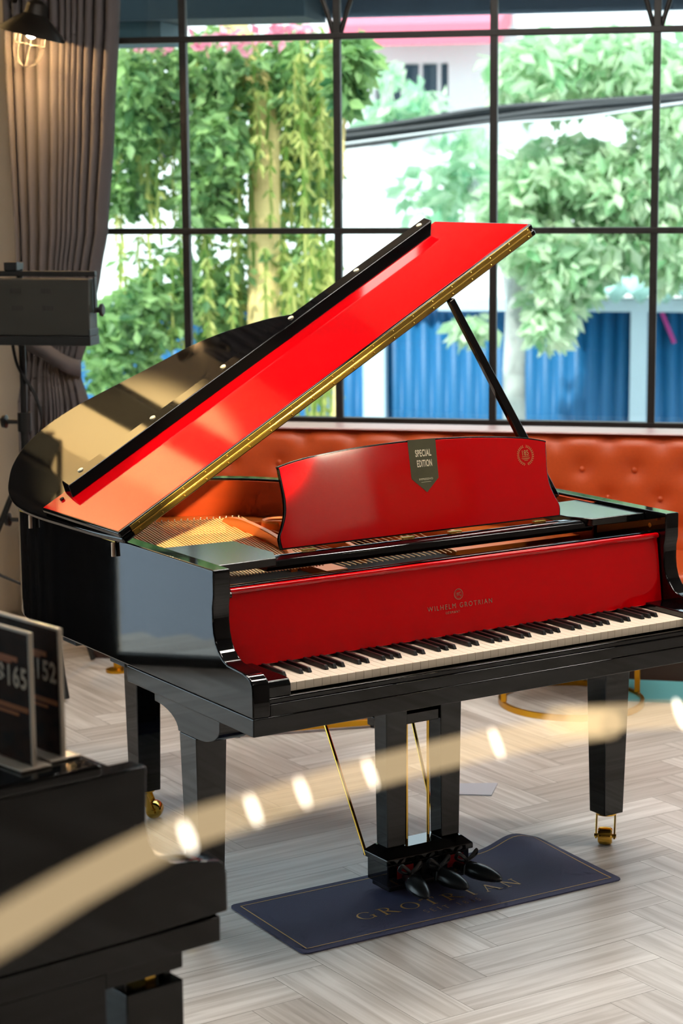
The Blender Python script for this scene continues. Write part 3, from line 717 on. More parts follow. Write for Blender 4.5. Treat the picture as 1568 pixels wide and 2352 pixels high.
def letter(mb, ch, f3):
    if ch == 'G':
        arc(mb, f3, (.45,.5), .42, .48, 38, 322, T, Hn); stroke(mb, f3, (.80,.05), (.80,.42), T*.9); serif(mb, f3, .80,.43,.34)
    if ch in 'RP':
        stroke(mb, f3, (.18,0), (.18,1), T); serif(mb, f3, .18,.02); serif(mb, f3, .16,.98)
        arc(mb, f3, (.34,.745), .26, .235, -90, 90, T, Hn); stroke(mb, f3, (.18,.98), (.36,.98), Hn); stroke(mb, f3, (.18,.51), (.36,.51), Hn)
        if ch == 'R': stroke(mb, f3, (.36,.52), (.86,.02), T); serif(mb, f3, .88,.02,.2)
    if ch == 'O': arc(mb, f3, (.5,.5), .44, .48, 0, 360, T, Hn, 40)
    if ch == 'T':
        stroke(mb, f3, (.45,0), (.45,1), T); serif(mb, f3, .45,.02); stroke(mb, f3, (.05,.97), (.85,.97), Hn*1.2); stroke(mb, f3, (.05,1), (.08,.78), Hn); stroke(mb, f3, (.85,1), (.82,.78), Hn)
    if ch == 'I': stroke(mb, f3, (.4,0), (.4,1), T); serif(mb, f3, .4,.02); serif(mb, f3, .4,.98)
    if ch == 'A':
        stroke(mb, f3, (.08,.02), (.47,1), Hn*1.1); stroke(mb, f3, (.45,1), (.86,.02), T); stroke(mb, f3, (.24,.36), (.72,.36), Hn); serif(mb, f3, .08,.02,.24); serif(mb, f3, .86,.02,.3)
    if ch == 'N':
        stroke(mb, f3, (.15,.02), (.15,1), Hn*1.1); stroke(mb, f3, (.14,.98), (.82,.02), T); stroke(mb, f3, (.82,0), (.82,.98), Hn*1.1); serif(mb, f3, .15,.02,.26); serif(mb, f3, .82,.98,.26); serif(mb, f3, .10,.98,.16)
    if ch == 'S':
        arc(mb, f3, (.42,.74), .26, .24, 30, 270, Hn*1.6, Hn*1.2); arc(mb, f3, (.42,.26), .28, .24, -150, 90, Hn*1.6, Hn*1.2)
    if ch == 'E':
        stroke(mb, f3, (.2,0), (.2,1), Hn*1.6)
        for y, l in ((.02,.72),(.5,.6),(.98,.7)): stroke(mb, f3, (.2,y), (l,y), Hn*1.2)
    if ch == '1': stroke(mb, f3, (.4,0), (.4,1), Hn*1.6); stroke(mb, f3, (.4,.99), (.22,.82), Hn)
    if ch == '8': arc(mb, f3, (.42,.745), .22, .225, 0, 360, Hn*1.6, Hn*1.2); arc(mb, f3, (.42,.26), .27, .245, 0, 360, Hn*1.6, Hn*1.2)
    if ch == '3': arc(mb, f3, (.38,.745), .22, .225, -90, 150, Hn*1.6, Hn*1.2); arc(mb, f3, (.38,.26), .26, .245, -150, 90, Hn*1.6, Hn*1.2)
    if ch == '5': arc(mb, f3, (.38,.30), .27, .28, -150, 120, Hn*1.6, Hn*1.2); stroke(mb, f3, (.24,.54), (.28,.98), Hn*1.2); stroke(mb, f3, (.28,.98), (.66,.98), Hn*1.2)
ml = MB()
for i, ch in enumerate('GROTRIAN'):
    x0 = .335+i*.0665-(.010 if i >= 6 else 0)-(.004 if i == 5 else 0); tiltf = lambda x: .199-.0185*(x-.33)
    letter(ml, ch, lambda p, x0=x0: Vector((x0+p.x*.053, tiltf(x0)+p.y*.048, mz(x0, .2)+.0009)))
for i, ch in enumerate('SEIT 1835'):
    x0 = .500+i*.0205
    if ch != ' ': letter(ml, ch, lambda p, x0=x0: Vector((x0+p.x*.0165, .153-.0185*(x0-.5)+p.y*.021, .0049)))
ml.build('lettering', MATGOLD, mroot, smooth=False)

# ------------------------------------------------------------------ black grand piano in the foreground
fpB = Vector((.108,-1.425,0)); fpa = math.atan2(-.774,-.634)   # its tail direction in the room
# local frame like the red piano: +Y runs toward the tail
near = thing('grand_piano', 'plain black grand piano with closed lid and two price stands on top', 'piano', (0,0,0), 0)
ly = Vector((-.634,-.774,0)); lx = Vector((-.774,.634,0))
near.location = fpB - ly*.155 + lx*A; near.rotation_euler = (0,0,math.atan2(lx.y, lx.x)); LOC[near.name] = (0,0,0)
prof2 = [(.156,.940),(.157,.92),(.158,.885),(.160,.845),(.154,.810),(.140,.782),(.108,.7655),(.06,.757),(.015,.748),(.004,.738),(.000,.722),(-.001,.654)]
merged(rim_mesh(.940, .650, prof2)).build('rim', BLACK2, near, bevel=.004)
MB().box(PX0+.0005, PX1-.0005, .015, .617, .604, .6495).build('keybed', BLACK2, near, bevel=.003)
nl_ = [(p[0]+.112, p[1]) for p in offset(RO, -.008)]
nl_ = [(x, max(y, .245)) for x, y in nl_]
MB().prism([(x-.112,y,.9405) for x, y in nl_],[(x-.112,y,.961) for x, y in nl_]).build('lid', BLACK2, near, bevel=.006, seg=3)
MB().box(PX0+.05, PX1-.05, .175, .19, .73, .925).build('fallboard', BLACK2, near, bevel=.003)
MB().box(PX0+.047, PX1-.047, .006, .022, .650, .695).build('keyslip', BLACK2, near, bevel=.003)
for i in range(52):
    o = wk.copy(); COL.objects.link(o); o.parent = near; o.location = (i*P_, .024, 0); o.scale = (1,.72,1)
for sx in (0, 1):
    cxx = PX0+.06 if not sx else PX1-.06
    L = MB().prism([(cxx-.035,.085+.25-.03,.088),(cxx+.035,.305,.088),(cxx+.035,.375,.088),(cxx-.035,.375,.088)],[(cxx-.05,.087,.556),(cxx+.05,.087,.556),(cxx+.05,.20,.556),(cxx-.05,.20,.556)])
    L = MB().box(cxx-.05, cxx+.05, .087, .20, .30, .553); L.prism([(cxx-.04,.10,.088),(cxx+.04,.10,.088),(cxx+.04,.19,.088),(cxx-.04,.19,.088)],[(cxx-.05,.088,.2995),(cxx+.05,.088,.2995),(cxx+.05,.199,.2995),(cxx-.05,.199,.2995)])
    lo_n = L.build('leg', BLACK2, near, bevel=.003)
    plabel(MB().box(cxx-.03, cxx+.03, .130, .15, .5535, .572).build('leg_plate', BRASSB, lo_n, bevel=.001), 'brass plate at top of leg')
    MB().box(cxx-.05, cxx+.05, .087, .24, .5725, .6035).build('leg_block', BLACK2, near, bevel=.003)
    MB().box(cxx-.03, cxx-.01, .10, .112, .5535, .572).build('leg_bolt', SATIN, lo_n)
    caster(lo_n, (cxx, .145, 0), .4, .088)
L = MB().prism([(.25,1.25,.088),(.32,1.25,.088),(.32,1.32,.088),(.25,1.32,.088)],[(.24,1.24,.65),(.33,1.24,.65),(.33,1.33,.65),(.24,1.33,.65)]).build('leg', BLACK2, near, bevel=.003); caster(L, (.285,1.285,0), .2, .088)
MB().prism([(PX0+.006,y,z) for y, z in ((.242,.6035),(.98,.6035),(.98,.50),(.40,.44),(.242,.50))],[(PX0+.05,y,z) for y, z in ((.242,.6035),(.98,.6035),(.98,.50),(.40,.44),(.242,.50))]).build('leg_bracket', BLACK2, near, bevel=.003)
bpn = MB().prism([(p[0],p[1],.655) for p in RI],[(p[0],p[1],.67) for p in RI]).build('bottom_board', SATIN, near, smooth=False)
# acrylic price stands
def price_stand(TL, TR, zt, price, label, foot):
    TL, TR = Vector(TL), Vector(TR); zb = .962; e = (TR-TL); w = e.length; e.normalize(); n_ = Vector((e.y,-e.x,0))
    if n_.dot(CAM-TL) < 0: n_ = -n_
    root = thing('price_stand', label, 'sign stand', (TR.x, TR.y, zb), 0, 'acrylic price stands')
    up = Vector((0,0,1)); P = lambda s, z, o=0: Vector((TL.x,TL.y,0))+e*s+up*z+n_*o
    fr_ = MB()
    for s0, s1, z0, z1 in ((0,.005,zb+.004,zt),(w-.005,w,zb+.004,zt),(.005,w-.005,zt-.005,zt)):
        fr_.prism([P(s0,z0,-.004),P(s1,z0,-.004),P(s1,z1,-.004),P(s0,z1,-.004)],[P(s0,z0,.004),P(s1,z0,.004),P(s1,z1,.004),P(s0,z1,.004)])
    fr_.prism([P(0,zb+.0005,-.028),P(w+.006,zb+.0005,-.028),P(w+.006,zb+.0005,.030),P(0,zb+.0005,.030)],[P(0,zb+.004,-.028),P(w+.006,zb+.004,-.028),P(w+.006,zb+.004,.030),P(0,zb+.004,.030)])
    fr_.build('acrylic_frame', ACRYL, root, bevel=.001)
    MB().prism([P(.005,zb+.005,-.0025),P(w-.005,zb+.005,-.0025),P(w-.005,zt-.005,-.0025),P(.005,zt-.005,-.0025)],[P(.005,zb+.005,.0025),P(w-.005,zb+.005,.0025),P(w-.005,zt-.005,.0025),P(.005,zt-.005,.0025)]).build('card', CARD, root, smooth=False)
    pr = MB(); H_ = zt-zb
    put_text(pr, price, P(w-.006-.088, zb+H_*.545, .0026), e, up, n_, .082, H_*.185, 1.12, .03)
    pr.build('price', CARDT, root, smooth=False)
    bars = MB()
    for z, h_, a, b in ((.755,.012,.10,.80),(.735,.006,.1,.7),(.40,.012,.05,.95),(.36,.008,.1,.8)):
        bars.add([P(w*a,zb+H_*z,.0032),P(w*b,zb+H_*z,.0032),P(w*b,zb+H_*z+h_*.7,.0032),P(w*a,zb+H_*z+h_*.7,.0032)],[(0,1,2,3)])
    bars.build('printed_stripes', CARDO, root, smooth=False)
price_stand((-.165,-1.374,0), (-.013,-1.485,0), 1.178, '$152', 'acrylic price stand reading 152 on the black piano', 0)
price_stand((-.187,-1.440,0), (-.040,-1.546,0), 1.184, '$165', 'acrylic price stand reading 165 on the black piano, nearer the camera', 0)

# ------------------------------------------------------------------ orange banquette under the window
def banquette():
    root = thing('banquette', 'long orange leather bench with tufted back along the window', 'bench', (.6, 3.3, 0))
    x0, x1, z0, z1 = -1.55, 3.3, .40, .875; yb = 3.47
    nx, nz = 260, 30; sp = .205; dz = .112; zt = .735
    def tuft(x, z):
        d = 9
        for r in range(-1, 4):
            zz = zt-dz*r; xo = .5*sp*(r % 2)
            k = round((x-.155-xo)/sp); d = min(d, math.hypot(x-(.155+xo+k*sp), (z-zz)*1.0))
        a = .020*math.exp(-(d/.040)**2)
        e = max(0, (z-(z1-.05))/.05); return a+.045*e**2.2
    vs = []; fs = []
    for i in range(nx+1):
        for j in range(nz+1):
            x = x0+(x1-x0)*i/nx; z = z0+(z1-z0)*j/nz; vs.append((x, yb+tuft(x, z), z))
    n = len(vs)
    for i in range(nx):
        for j in range(nz): a = i*(nz+1)+j; fs.append((a, a+nz+1, a+nz+2, a+1))
    vs += [(x0,3.625,z0),(x1,3.625,z0),(x1,3.625,z1),(x0,3.625,z1)]
    fs += [(n,n+3,n+2,n+1), tuple([n+3]+[i*(nz+1)+nz for i in range(nx+1)]+[n+2]), tuple([n+3,n]+[j for j in range(nz+1)]), tuple([n+1,n+2]+[nx*(nz+1)+j for j in range(nz, -1, -1)])]
    MB().add(vs, fs).build('tufted_back', ORANGE, root, ang=50)
    b = None
    for r in range(0, 3):
        for k in range(-9, 16):
            x = .155+.5*sp*(r % 2)+k*sp; z = zt-dz*r
            if not x0+.03 < x < x1-.03: continue
            if b is None: b = MB().ball((.6,3.3,0), .011, 10, 6, (1,.6,1)).build('button', ORANGE, root); o = b
            else: o = b.copy(); COL.objects.link(o)
            o.location = (x-.6, yb+.014-3.3, z)
    MB().box(x0, x1, 2.98, 3.50, .30, .425).build('seat_cushion', ORANGE, root, bevel=.03, seg=4)
    MB().box(x0+.02, x1-.02, 3.02, 3.60, .0, .2995).build('plinth', mat('bench_plinth', (60, 34, 22), .6), root, bevel=.004)
    MB().box(x0-.0, x1, 3.47, 3.64, z1+.0005, z1+.008).build('back_highlight_strip', mat('back_highlight', (214, 188, 188), .35), root, bevel=.004)  # pale tone paints the window light along the top of the back
banquette()

# ------------------------------------------------------------------ gold framed tables
def drum_table(c, r, h, label, posts=3, a0=0):
    root = thing('side_table', label, 'table', (c[0], c[1], 0), 0)
    def hoop(z0, z1, n=48): return MB().lathe([(r-.012,z0),(r,z0),(r,z1),(r-.012,z1)], (c[0],c[1],0), n, close=True)
    hoop(.0, .022).build('base_ring', GOLD, root, bevel=.001); hoop(h-.03, h).build('top_ring', GOLD, root, bevel=.001)
    for k in range(posts):
        t = R(a0+360*k/posts); x, y = c[0]+(r-.007)*math.cos(t), c[1]+(r-.007)*math.sin(t)
        MB().box(x-.010, x+.010, y-.010, y+.010, .0225, h-.0305).build('post', GOLD, root, bevel=.001)
    MB().lathe([(.001,h-.018),(r-.0125,h-.018),(r-.0125,h-.004),(.001,h-.004)], (c[0],c[1],0), 40).build('table_top', SATIN, root)
drum_table((.405, 2.665), .262, .46, 'round gold framed table behind the right leg of the red piano', 4, 206)
def square_table(label):
    root = thing('side_table', label, 'table', (-.232, 2.21, 0), 0)
    a = Vector((-.9,-.43,0)).normalized(); b = Vector((-.43,.9,0)).normalized(); v = Vector((-.232,2.21,0)); L = .48
    C_ = [v, v+a*L, v+a*L+b*L, v+b*L]
    for z0, nm in ((.010, 'base_frame'), (.44, 'top_frame')):
        mb = MB()
        for i in range(4):
            p, q = C_[i], C_[(i+1) % 4]; d = (q-p).normalized(); n_ = Vector((-d.y,d.x,0))
            mb.obox((p+q)/2+Vector((0,0,z0+.010)), d, n_, (0,0,1), L/2+.0095, .0095, .010)
        mb.build(nm, GOLD, root, bevel=.001)
    for p in C_: MB().box(p.x-.009, p.x+.009, p.y-.009, p.y+.009, .031, .4395).build('post', GOLD, root, bevel=.001)
    for p in C_: MB().lathe([(.012,0),(.012,.0095)], (p.x,p.y,0), 12).build('foot', DARKFELT, root)
    m = (C_[0]+C_[2])/2; MB().obox(m+Vector((0,0,.4675)), a, b, (0,0,1), L/2, L/2, .007).build('table_top', SATIN, root, bevel=.002)
square_table('square gold framed table behind the pedal lyre of the red piano')
p3 = atz(270, 1542, 0)
root = thing('pole_stand', 'slim gold pole stand behind the tail of the red piano', 'stand', (p3.x, p3.y, 0))
MB().lathe([(.001,0),(.045,0),(.045,.010),(.02,.016),(.001,.016)], (p3.x,p3.y,0), 24).build('base', GOLD, root)
MB().lathe([(.016,.016),(.016,.52)], (p3.x,p3.y,0), 14).build('pole', GOLD, root)
MB().lathe([(.001,.52),(.14,.52),(.14,.535),(.001,.535)], (p3.x,p3.y,0), 28).build('top', SATIN, root)
# thin sheet on the floor
pts = [(.150,1.600),(.278,1.628),(.276,1.500),(.165,1.490)]
tag(MB().prism([(x,y,.0005) for x, y in pts],[(x,y,.004) for x, y in pts]).build('floor_sheet', PAPER, smooth=False), 'pale flat sheet lying on the planks behind the pedal lyre', 'sheet')
rgm = toned('teal_reflection', (70, 150, 150), (120, 190, 200), .7)
rg = MB().box(.50, 1.6, 2.72, 3.0, .0, .012); rg.tone = [.5]*6
tag(rg.build('floor_reflection', rgm, smooth=False), 'pale teal slab shaped as a floor reflection along the bench at the right edge', 'floor reflection')  # teal slab stands in for window light mirrored in the floor

# ------------------------------------------------------------------ grey curtain left of the window
croot = thing('curtain', 'floor length grey curtain gathered by a tieback left of the window', 'curtain', (-1.8, 3.55, 0))
def cl(z): return interp(z, [(0,-1.99),(.6,-2.0),(.95,-2.005),(1.13,-1.975),(1.3,-1.985),(1.54,-1.985),(2.58,-2.01),(3.3,-2.03)])
def cr(z): return interp(z, [(0,-1.60),(.45,-1.645),(.82,-1.700),(.95,-1.705),(1.10,-1.745),(1.19,-1.712),(1.3,-1.690),(1.51,-1.645),(1.67,-1.612),(2.1,-1.57),(2.59,-1.528),(3.3,-1.50)])
def interp(z, T_):
    for (a, b), (c, d) in zip(T_, T_[1:]):
        if z <= c: t = max(0, min(1, (z-a)/(c-a))); t = t*t*(3-2*t)*.4+t*.6; return b+(d-b)*t
    return T_[-1][1]
nx, nz = 150, 70; vs = []
zz = [.02+3.28*j/nz for j in range(nz+1)]
fold = [0, .07, .16, .27, .40, .50, .555, .61, .66, .72, .80, .90, 1.0]
for j, z in enumerate(zz):
    xl, xr = cl(z), cr(z); tie = math.exp(-((z-1.12)/.16)**2); w = xr-xl
    for i in range(nx+1):
        u = i/nx
        k = max(q for q in range(len(fold)) if fold[q] <= u+1e-9); k = min(k, len(fold)-2)
        ph = k+(u-fold[k])/(fold[k+1]-fold[k])
        a = (.072-.044*tie)*(abs(math.sin(math.pi*ph))**.7-.5)
        vs.append((xl+w*u+.006*math.sin(2*math.pi*ph+z), 3.545-a+.02*math.sin(z*2.2+u*4)*.5, z))
fs = [(j*(nx+1)+i, j*(nx+1)+i+1, (j+1)*(nx+1)+i+1, (j+1)*(nx+1)+i) for j in range(nz) for i in range(nx)]
co = MB().add(vs, fs); co.build('cloth', CURT, croot, ang=80)
o = croot.children[0]; sol = o.modifiers.new('thickness', 'SOLIDIFY'); sol.thickness = .004
tb = MB(); P = [(-2.00,3.535,1.235),(-1.96,3.490,1.225),(-1.86,3.474,1.180),(-1.78,3.482,1.130),(-1.735,3.52,1.105),(-1.73,3.56,1.105),(-1.78,3.60,1.13),(-1.95,3.615,1.22)]
Q = cat_rom(P, 5, closed=True); vs = []; fs = []; n = len(Q)
for p in Q: vs += [(p.x,p.y,p.z-.036),(p.x,p.y,p.z+.036)]
for i in range(n): j = (i+1) % n; fs.append((2*i,2*j,2*j+1,2*i+1))
o = tb.add(vs, fs).build('tieback', CURT, croot, ang=80); s2 = o.modifiers.new('thickness', 'SOLIDIFY'); s2.thickness = .006

struct(MB().box(-2.69, -2.51, YB-.05, YB-.0005, 2.2, ZC).build('trim_3', FRAME, bevel=.004))
dr = thing('drape', 'dark floor length drape on the left wall beyond the bright opening', 'curtain', (XL+.1, 2.3, 0))
DRC = mat('charcoal_drape_cloth', (20, 19, 20), .9)
vs = []; nx, nz = 110, 8
for j in range(nz+1):
    for i in range(nx+1): vs.append((XL+.07+.035*math.sin(i/nx*58), 1.24+2.36*i/nx, .02+2.56*j/nz))
o = MB().add(vs, [(j*(nx+1)+i, j*(nx+1)+i+1, (j+1)*(nx+1)+i+1, (j+1)*(nx+1)+i) for j in range(nz) for i in range(nx)]).build('cloth', DRC, dr, ang=80)
q = o.modifiers.new('thickness', 'SOLIDIFY'); q.thickness = .004
MB().tube([(XL+.07,1.2,2.60),(XL+.07,3.64,2.60)], .014, 10).build('curtain_rail', METALD, dr)

# ------------------------------------------------------------------ caged wall lamp
LYp = 3.30; lb = at(70, 88, LYp)
lroot = thing('wall_lamp', 'lit black wall lamp with wire bulb cage in front of the curtain', 'wall lamp', (lb.x, lb.y, lb.z))
TL_ = Matrix.Translation(lb) @ Matrix.Rotation(R(14), 4, 'Y')
MB().lathe([(.131,.012),(.134,.010),(.120,.032),(.075,.072),(.045,.095),(.040,.135),(.020,.150),(.001,.150),(.001,.140),(.034,.128),(.040,.092),(.070,.066),(.116,.026)], n=36).xform(TL_).build('shade', METALD, lroot)
MB().lathe([(.001,.118),(.016,.115),(.018,.075),(.001,.072)], n=16).xform(TL_).build('socket', METALD, lroot)
MB().ball((0,0,.030), .024, 16, 10, (1,1,1.3)).xform(TL_).build('bulb', BULB, lroot)
cg = MB()
for k in range(4):
    t = math.pi*k/4+.3; P = cat_rom([(.055*math.cos(t),.055*math.sin(t),.03),(.060*math.cos(t),.060*math.sin(t),-.03),(.048*math.cos(t),.048*math.sin(t),-.085),(.0,0,-.112),(-.048*math.cos(t),-.048*math.sin(t),-.085),(-.060*math.cos(t),-.060*math.sin(t),-.03),(-.055*math.cos(t),-.055*math.sin(t),.03)], 5)
    cg.tube(P, .0018, 6)
cg.tube([(.061*math.cos(2*math.pi*k/28),.061*math.sin(2*math.pi*k/28),-.025) for k in range(28)], .0018, 6, closed=True)
cg.tube([(.056*math.cos(2*math.pi*k/28),.056*math.sin(2*math.pi*k/28),.026) for k in range(28)], .0025, 6, closed=True)
cg.xform(TL_).build('bulb_cage', WIRE, lroot)
tp_ = TL_ @ Vector((0,0,.148))
MB().tube(cat_rom([tp_, tp_+Vector((-.01,.02,.06)), tp_+Vector((-.09,.10,.10)), (lb.x-.20, 3.60, lb.z+.10), (lb.x-.20, 3.695, lb.z+.08)], 6), .011, 10).build('arm', METALD, lroot)
MB().lathe([(.001,3.68),(.06,3.68),(.055,3.699),(.001,3.699)], (lb.x-.20,0,lb.z+.08), 24, axis='y').build('wall_plate', METALD, lroot)


# ------------------------------------------------------------------ studio light on its stand
YS = 2.55; sx1 = -1.325; sx0 = -1.95; z0, z1 = 1.285, 1.525
sroot = thing('studio_light', 'wide black studio panel light on a stand left of the raised lid', 'studio light', (-1.63, YS, 0))
MB().box(sx0, sx1, YS-.045, YS+.045, z0+.035, z1).build('housing', STUDIO, sroot, bevel=.004)
MB().box(sx0-.002, sx1+.004, YS-.052, YS+.052, z0, z0+.034).build('barn_door', STUDIOB, sroot, bevel=.003)
MB().box(sx1-.004, sx1+.002, YS-.05, YS+.05, z0+.035, z0+.06).build('corner_clip', STUDIOB, sroot, bevel=.002)
for bx, bz in ((-1.605,1.482),(-1.487,1.482),(-1.598,1.420),(-1.482,1.420),(-1.72,1.482),(-1.715,1.42)):
    MB().box(bx-.020, bx+.022, YS-.0462, YS-.0452, bz-.009, bz+.009).build('vent', VENT, sroot, smooth=False)
yk = MB(); yk.box(sx0-.014, sx1+.014, YS-.014, YS+.014, 1.533, 1.552); yk.box(sx1+.006, sx1+.013, YS-.014, YS+.014, 1.40, 1.5325); yk.box(sx0-.013, sx0-.006, YS-.014, YS+.014, 1.40, 1.5325)
yk.build('yoke', STUDIOB, sroot, bevel=.003)
for s, x in ((1, sx1+.0135), (-1, sx0-.0135)):
    MB().lathe([(.001,0),(.010,0),(.010,s*.012),(.022,s*.014),(.024,s*.022),(.018,s*.026),(.001,s*.026)], (x,YS,1.412), 18, axis='x').build('knob', STUDIOB, sroot)
MB().box(-1.655, -1.605, YS-.02, YS+.02, 1.5525, 1.585).build('stand_clamp', STUDIOB, sroot, bevel=.004)
for za, zb2, r in ((.60, 1.2845, .0125), (.42, 1.00, .016), (.30, .62, .020)):
    MB().tube([(-1.63,YS+.075,za),(-1.63,YS+.075,zb2 if r > .0126 else 1.57)], r, 14).build('pole', STUDIOB, sroot)
MB().box(-1.645, -1.615, YS+.021, YS+.08, 1.555, 1.58).build('bracket', STUDIOB, sroot, bevel=.003)
for zc in (.62, .99):
    MB().lathe([(.026,zc-.035),(.026,zc+.035)], (-1.63,YS+.075,0), 16).build('collar', STUDIOB, sroot)
    MB().lathe([(.001,-.088),(.024,-.086),(.026,-.072),(.009,-.066),(.008,-.022)], (-1.63,YS+.075,zc), 16, axis='x').build('collar_knob', STUDIOB, sroot)
for k in range(3):
    t = R(190+120*k); MB().tube([(-1.63+.02*math.cos(t),YS+.075+.02*math.sin(t),.80),(-1.63+.36*math.cos(t),YS+.075+.36*math.sin(t),.012)], .011, 10).build('leg', STUDIOB, sroot)
    MB().tube([(-1.63,YS+.075,.36),(-1.63+.17*math.cos(t),YS+.075+.17*math.sin(t),.435)], .006, 8).build('strut', STUDIOB, sroot)
MB().tube(cat_rom([(-1.66,YS+.05,1.30),(-1.64,YS+.05,1.20),(-1.585,YS+.06,1.10),(-1.56,YS+.07,1.0),(-1.585,YS+.09,.90),(-1.60,YS+.09,.7)], 6), .006, 8).build('cable', STUDIOB, sroot)

# ------------------------------------------------------------------ framed picture on the right wall (mirrored in the lacquer)
proot = thing('framed_picture', 'brown framed plain picture on the right wall', 'picture', (XR, -.08, 1.9))
MB().box(XR-.04, XR-.001, -.30, .14, 1.70, 2.02).build('frame', mat('picture_wood', (150, 60, 20), .3), proot, bevel=.01)
MB().box(XR-.042, XR-.0405, -.26, .10, 1.74, 1.98).build('print', mat('picture_print', (160, 120, 90), .5), proot, smooth=False)
proot = thing('reflector', 'blank pale canvas added on the right wall to mirror as a bright patch', 'picture', (XR, -.53, 1.98))  # pale panel added so the red desk mirrors a bright patch
MB().box(XR-.03, XR-.001, -.74, -.33, 1.80, 2.13).build('reflector_sheet', mat('pale_reflector', (236, 226, 206), .8), proot, bevel=.003)
proot = thing('glint_strip', 'slim lit strip, added for a glint in the desk, above the added pale canvas on the right wall', 'wall lamp', (XR, -.42, 2.19))  # strip added for the white glint on the music desk
MB().tube([(XR-.11,-.52,2.175),(XR-.11,-.32,2.175)], .010, 12).build('tube', emis('glint_strip_glow', (255, 240, 214), 160), proot)
MB().box(XR-.13, XR-.09, -.53, -.31, 2.1865, 2.194).build('glint_strip_hood', BRASS, proot, bevel=.002)
MB().tube([(XR-.11,-.42,2.19),(XR-.06,-.42,2.24),(XR-.002,-.42,2.24)], .006, 8).build('arm', BRASS, proot)

# ------------------------------------------------------------------ glowing tube added for the reflection streak across the foreground
def streak_mat():
    m = bpy.data.materials.new('reflection_glow'); m.use_nodes = True; nt = m.node_tree; nt.nodes.remove(nt.nodes['Principled BSDF'])
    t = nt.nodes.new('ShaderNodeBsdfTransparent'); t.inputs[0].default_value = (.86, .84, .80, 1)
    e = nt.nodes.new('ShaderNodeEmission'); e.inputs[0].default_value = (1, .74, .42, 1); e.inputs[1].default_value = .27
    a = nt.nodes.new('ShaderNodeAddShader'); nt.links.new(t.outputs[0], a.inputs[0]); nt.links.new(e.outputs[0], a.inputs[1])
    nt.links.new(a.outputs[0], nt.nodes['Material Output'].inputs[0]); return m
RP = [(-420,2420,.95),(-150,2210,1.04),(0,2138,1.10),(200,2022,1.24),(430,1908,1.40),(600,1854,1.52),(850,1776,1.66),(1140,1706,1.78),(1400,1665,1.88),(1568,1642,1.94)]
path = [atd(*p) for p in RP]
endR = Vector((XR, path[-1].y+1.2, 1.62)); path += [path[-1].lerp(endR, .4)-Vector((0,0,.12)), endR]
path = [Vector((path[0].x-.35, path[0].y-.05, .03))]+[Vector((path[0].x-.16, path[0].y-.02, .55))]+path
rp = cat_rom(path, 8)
rroot = thing('reflection_streak', 'glowing tube with bright spots shaped as a glass reflection across the foreground', 'reflection streak', tuple(rp[0]))
MB().tube(rp, .0125, 14).build('streak_tube', streak_mat(), rroot)
BW = emis('streak_spot_glow', (255, 246, 230), 4)
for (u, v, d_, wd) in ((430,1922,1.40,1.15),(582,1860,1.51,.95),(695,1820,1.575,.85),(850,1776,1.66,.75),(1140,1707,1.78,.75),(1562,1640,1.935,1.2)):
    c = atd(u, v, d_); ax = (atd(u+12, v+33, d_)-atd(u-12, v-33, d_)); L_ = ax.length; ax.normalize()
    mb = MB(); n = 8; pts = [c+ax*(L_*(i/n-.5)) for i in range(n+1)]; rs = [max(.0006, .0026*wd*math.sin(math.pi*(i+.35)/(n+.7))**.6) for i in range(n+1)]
    mb.tube(pts, rs, 10).build('bulb', BW, rroot)  # these meshes are the bright spots within the reflection streak

# ------------------------------------------------------------------ outdoors
struct(MB().box(-40, 40, YB+.25, 60, -1.75, -1.6).build('ground', mat('pale_concrete', (176, 172, 166), .9), smooth=False))
struct(MB().box(-30, XL-.21, -14, YB+.24, -1.0, -.35).build('trim_2', mat('grey_terrace', (164, 174, 190), .8), smooth=False))
BLUE = mat('blue_corrugated_steel', (20, 100, 150), .5); POSTM = mat('pale_post_paint', (186, 208, 220), .6)
ROOFM = mat('pale_corrugated_roof', (160, 200, 188), .5, var=((6,6,6), .2)); WHITEB = mat('white_render', (236, 240, 240), .8); PINK = mat('pink_awning_cloth', (222, 110, 130), .7)
YW_ = 14.0
def corr(mb, x0, x1, z0, z1, y, pitch=.14, amp=.03):
    n = int((x1-x0)/pitch*4); vs = []
    for i in range(n+1):
        x = x0+(x1-x0)*i/n; vs += [(x, y+amp*math.sin(2*math.pi*i/4), z0), (x, y+amp*math.sin(2*math.pi*i/4), z1)]
    mb.add(vs, [(2*i,2*i+2,2*i+3,2*i+1) for i in range(n)])
shed = thing('shed', 'blue corrugated shed with pale posts across the yard', 'shed', (-1, YW_, -1.6))
mb = MB(); corr(mb, -7.5, 4.0, -1.6, .66, YW_); o = mb.build('steel_wall', BLUE, shed, ang=60); q = o.modifiers.new('t', 'SOLIDIFY'); q.thickness = .01
a, b = at(835, 720, 13.85), at(885, 720, 13.85)
for xa_, xb_ in ((a.x, b.x), (at(1449,720,13.85).x, at(1487,720,13.85).x), (-6.1, -5.9), (2.4, 2.55)): MB().box(xa_, xb_, 13.80, 13.94, -1.6, .66).build('post', POSTM, shed)
MB().box(-1.9, 4.0, 13.78, 13.96, .661, .775).build('fascia', POSTM, shed)
MB().box(-7.5, -1.9, 13.86, 13.96, .661, .70).build('wall_cap', BLUE, shed)
mb = MB(); vs = []; n = 120
for i in range(n+1):
    x = -1.1+5.2*i/n; z = .05*math.sin(2*math.pi*i/5); vs += [(x, 13.60, .79+z), (x-.55, 16.4, 1.02+z)]
mb.add(vs, [(2*i,2*i+2,2*i+3,2*i+1) for i in range(n)]); o = mb.build('roof_sheet', ROOFM, shed, ang=60); q = o.modifiers.new('t', 'SOLIDIFY'); q.thickness = .01
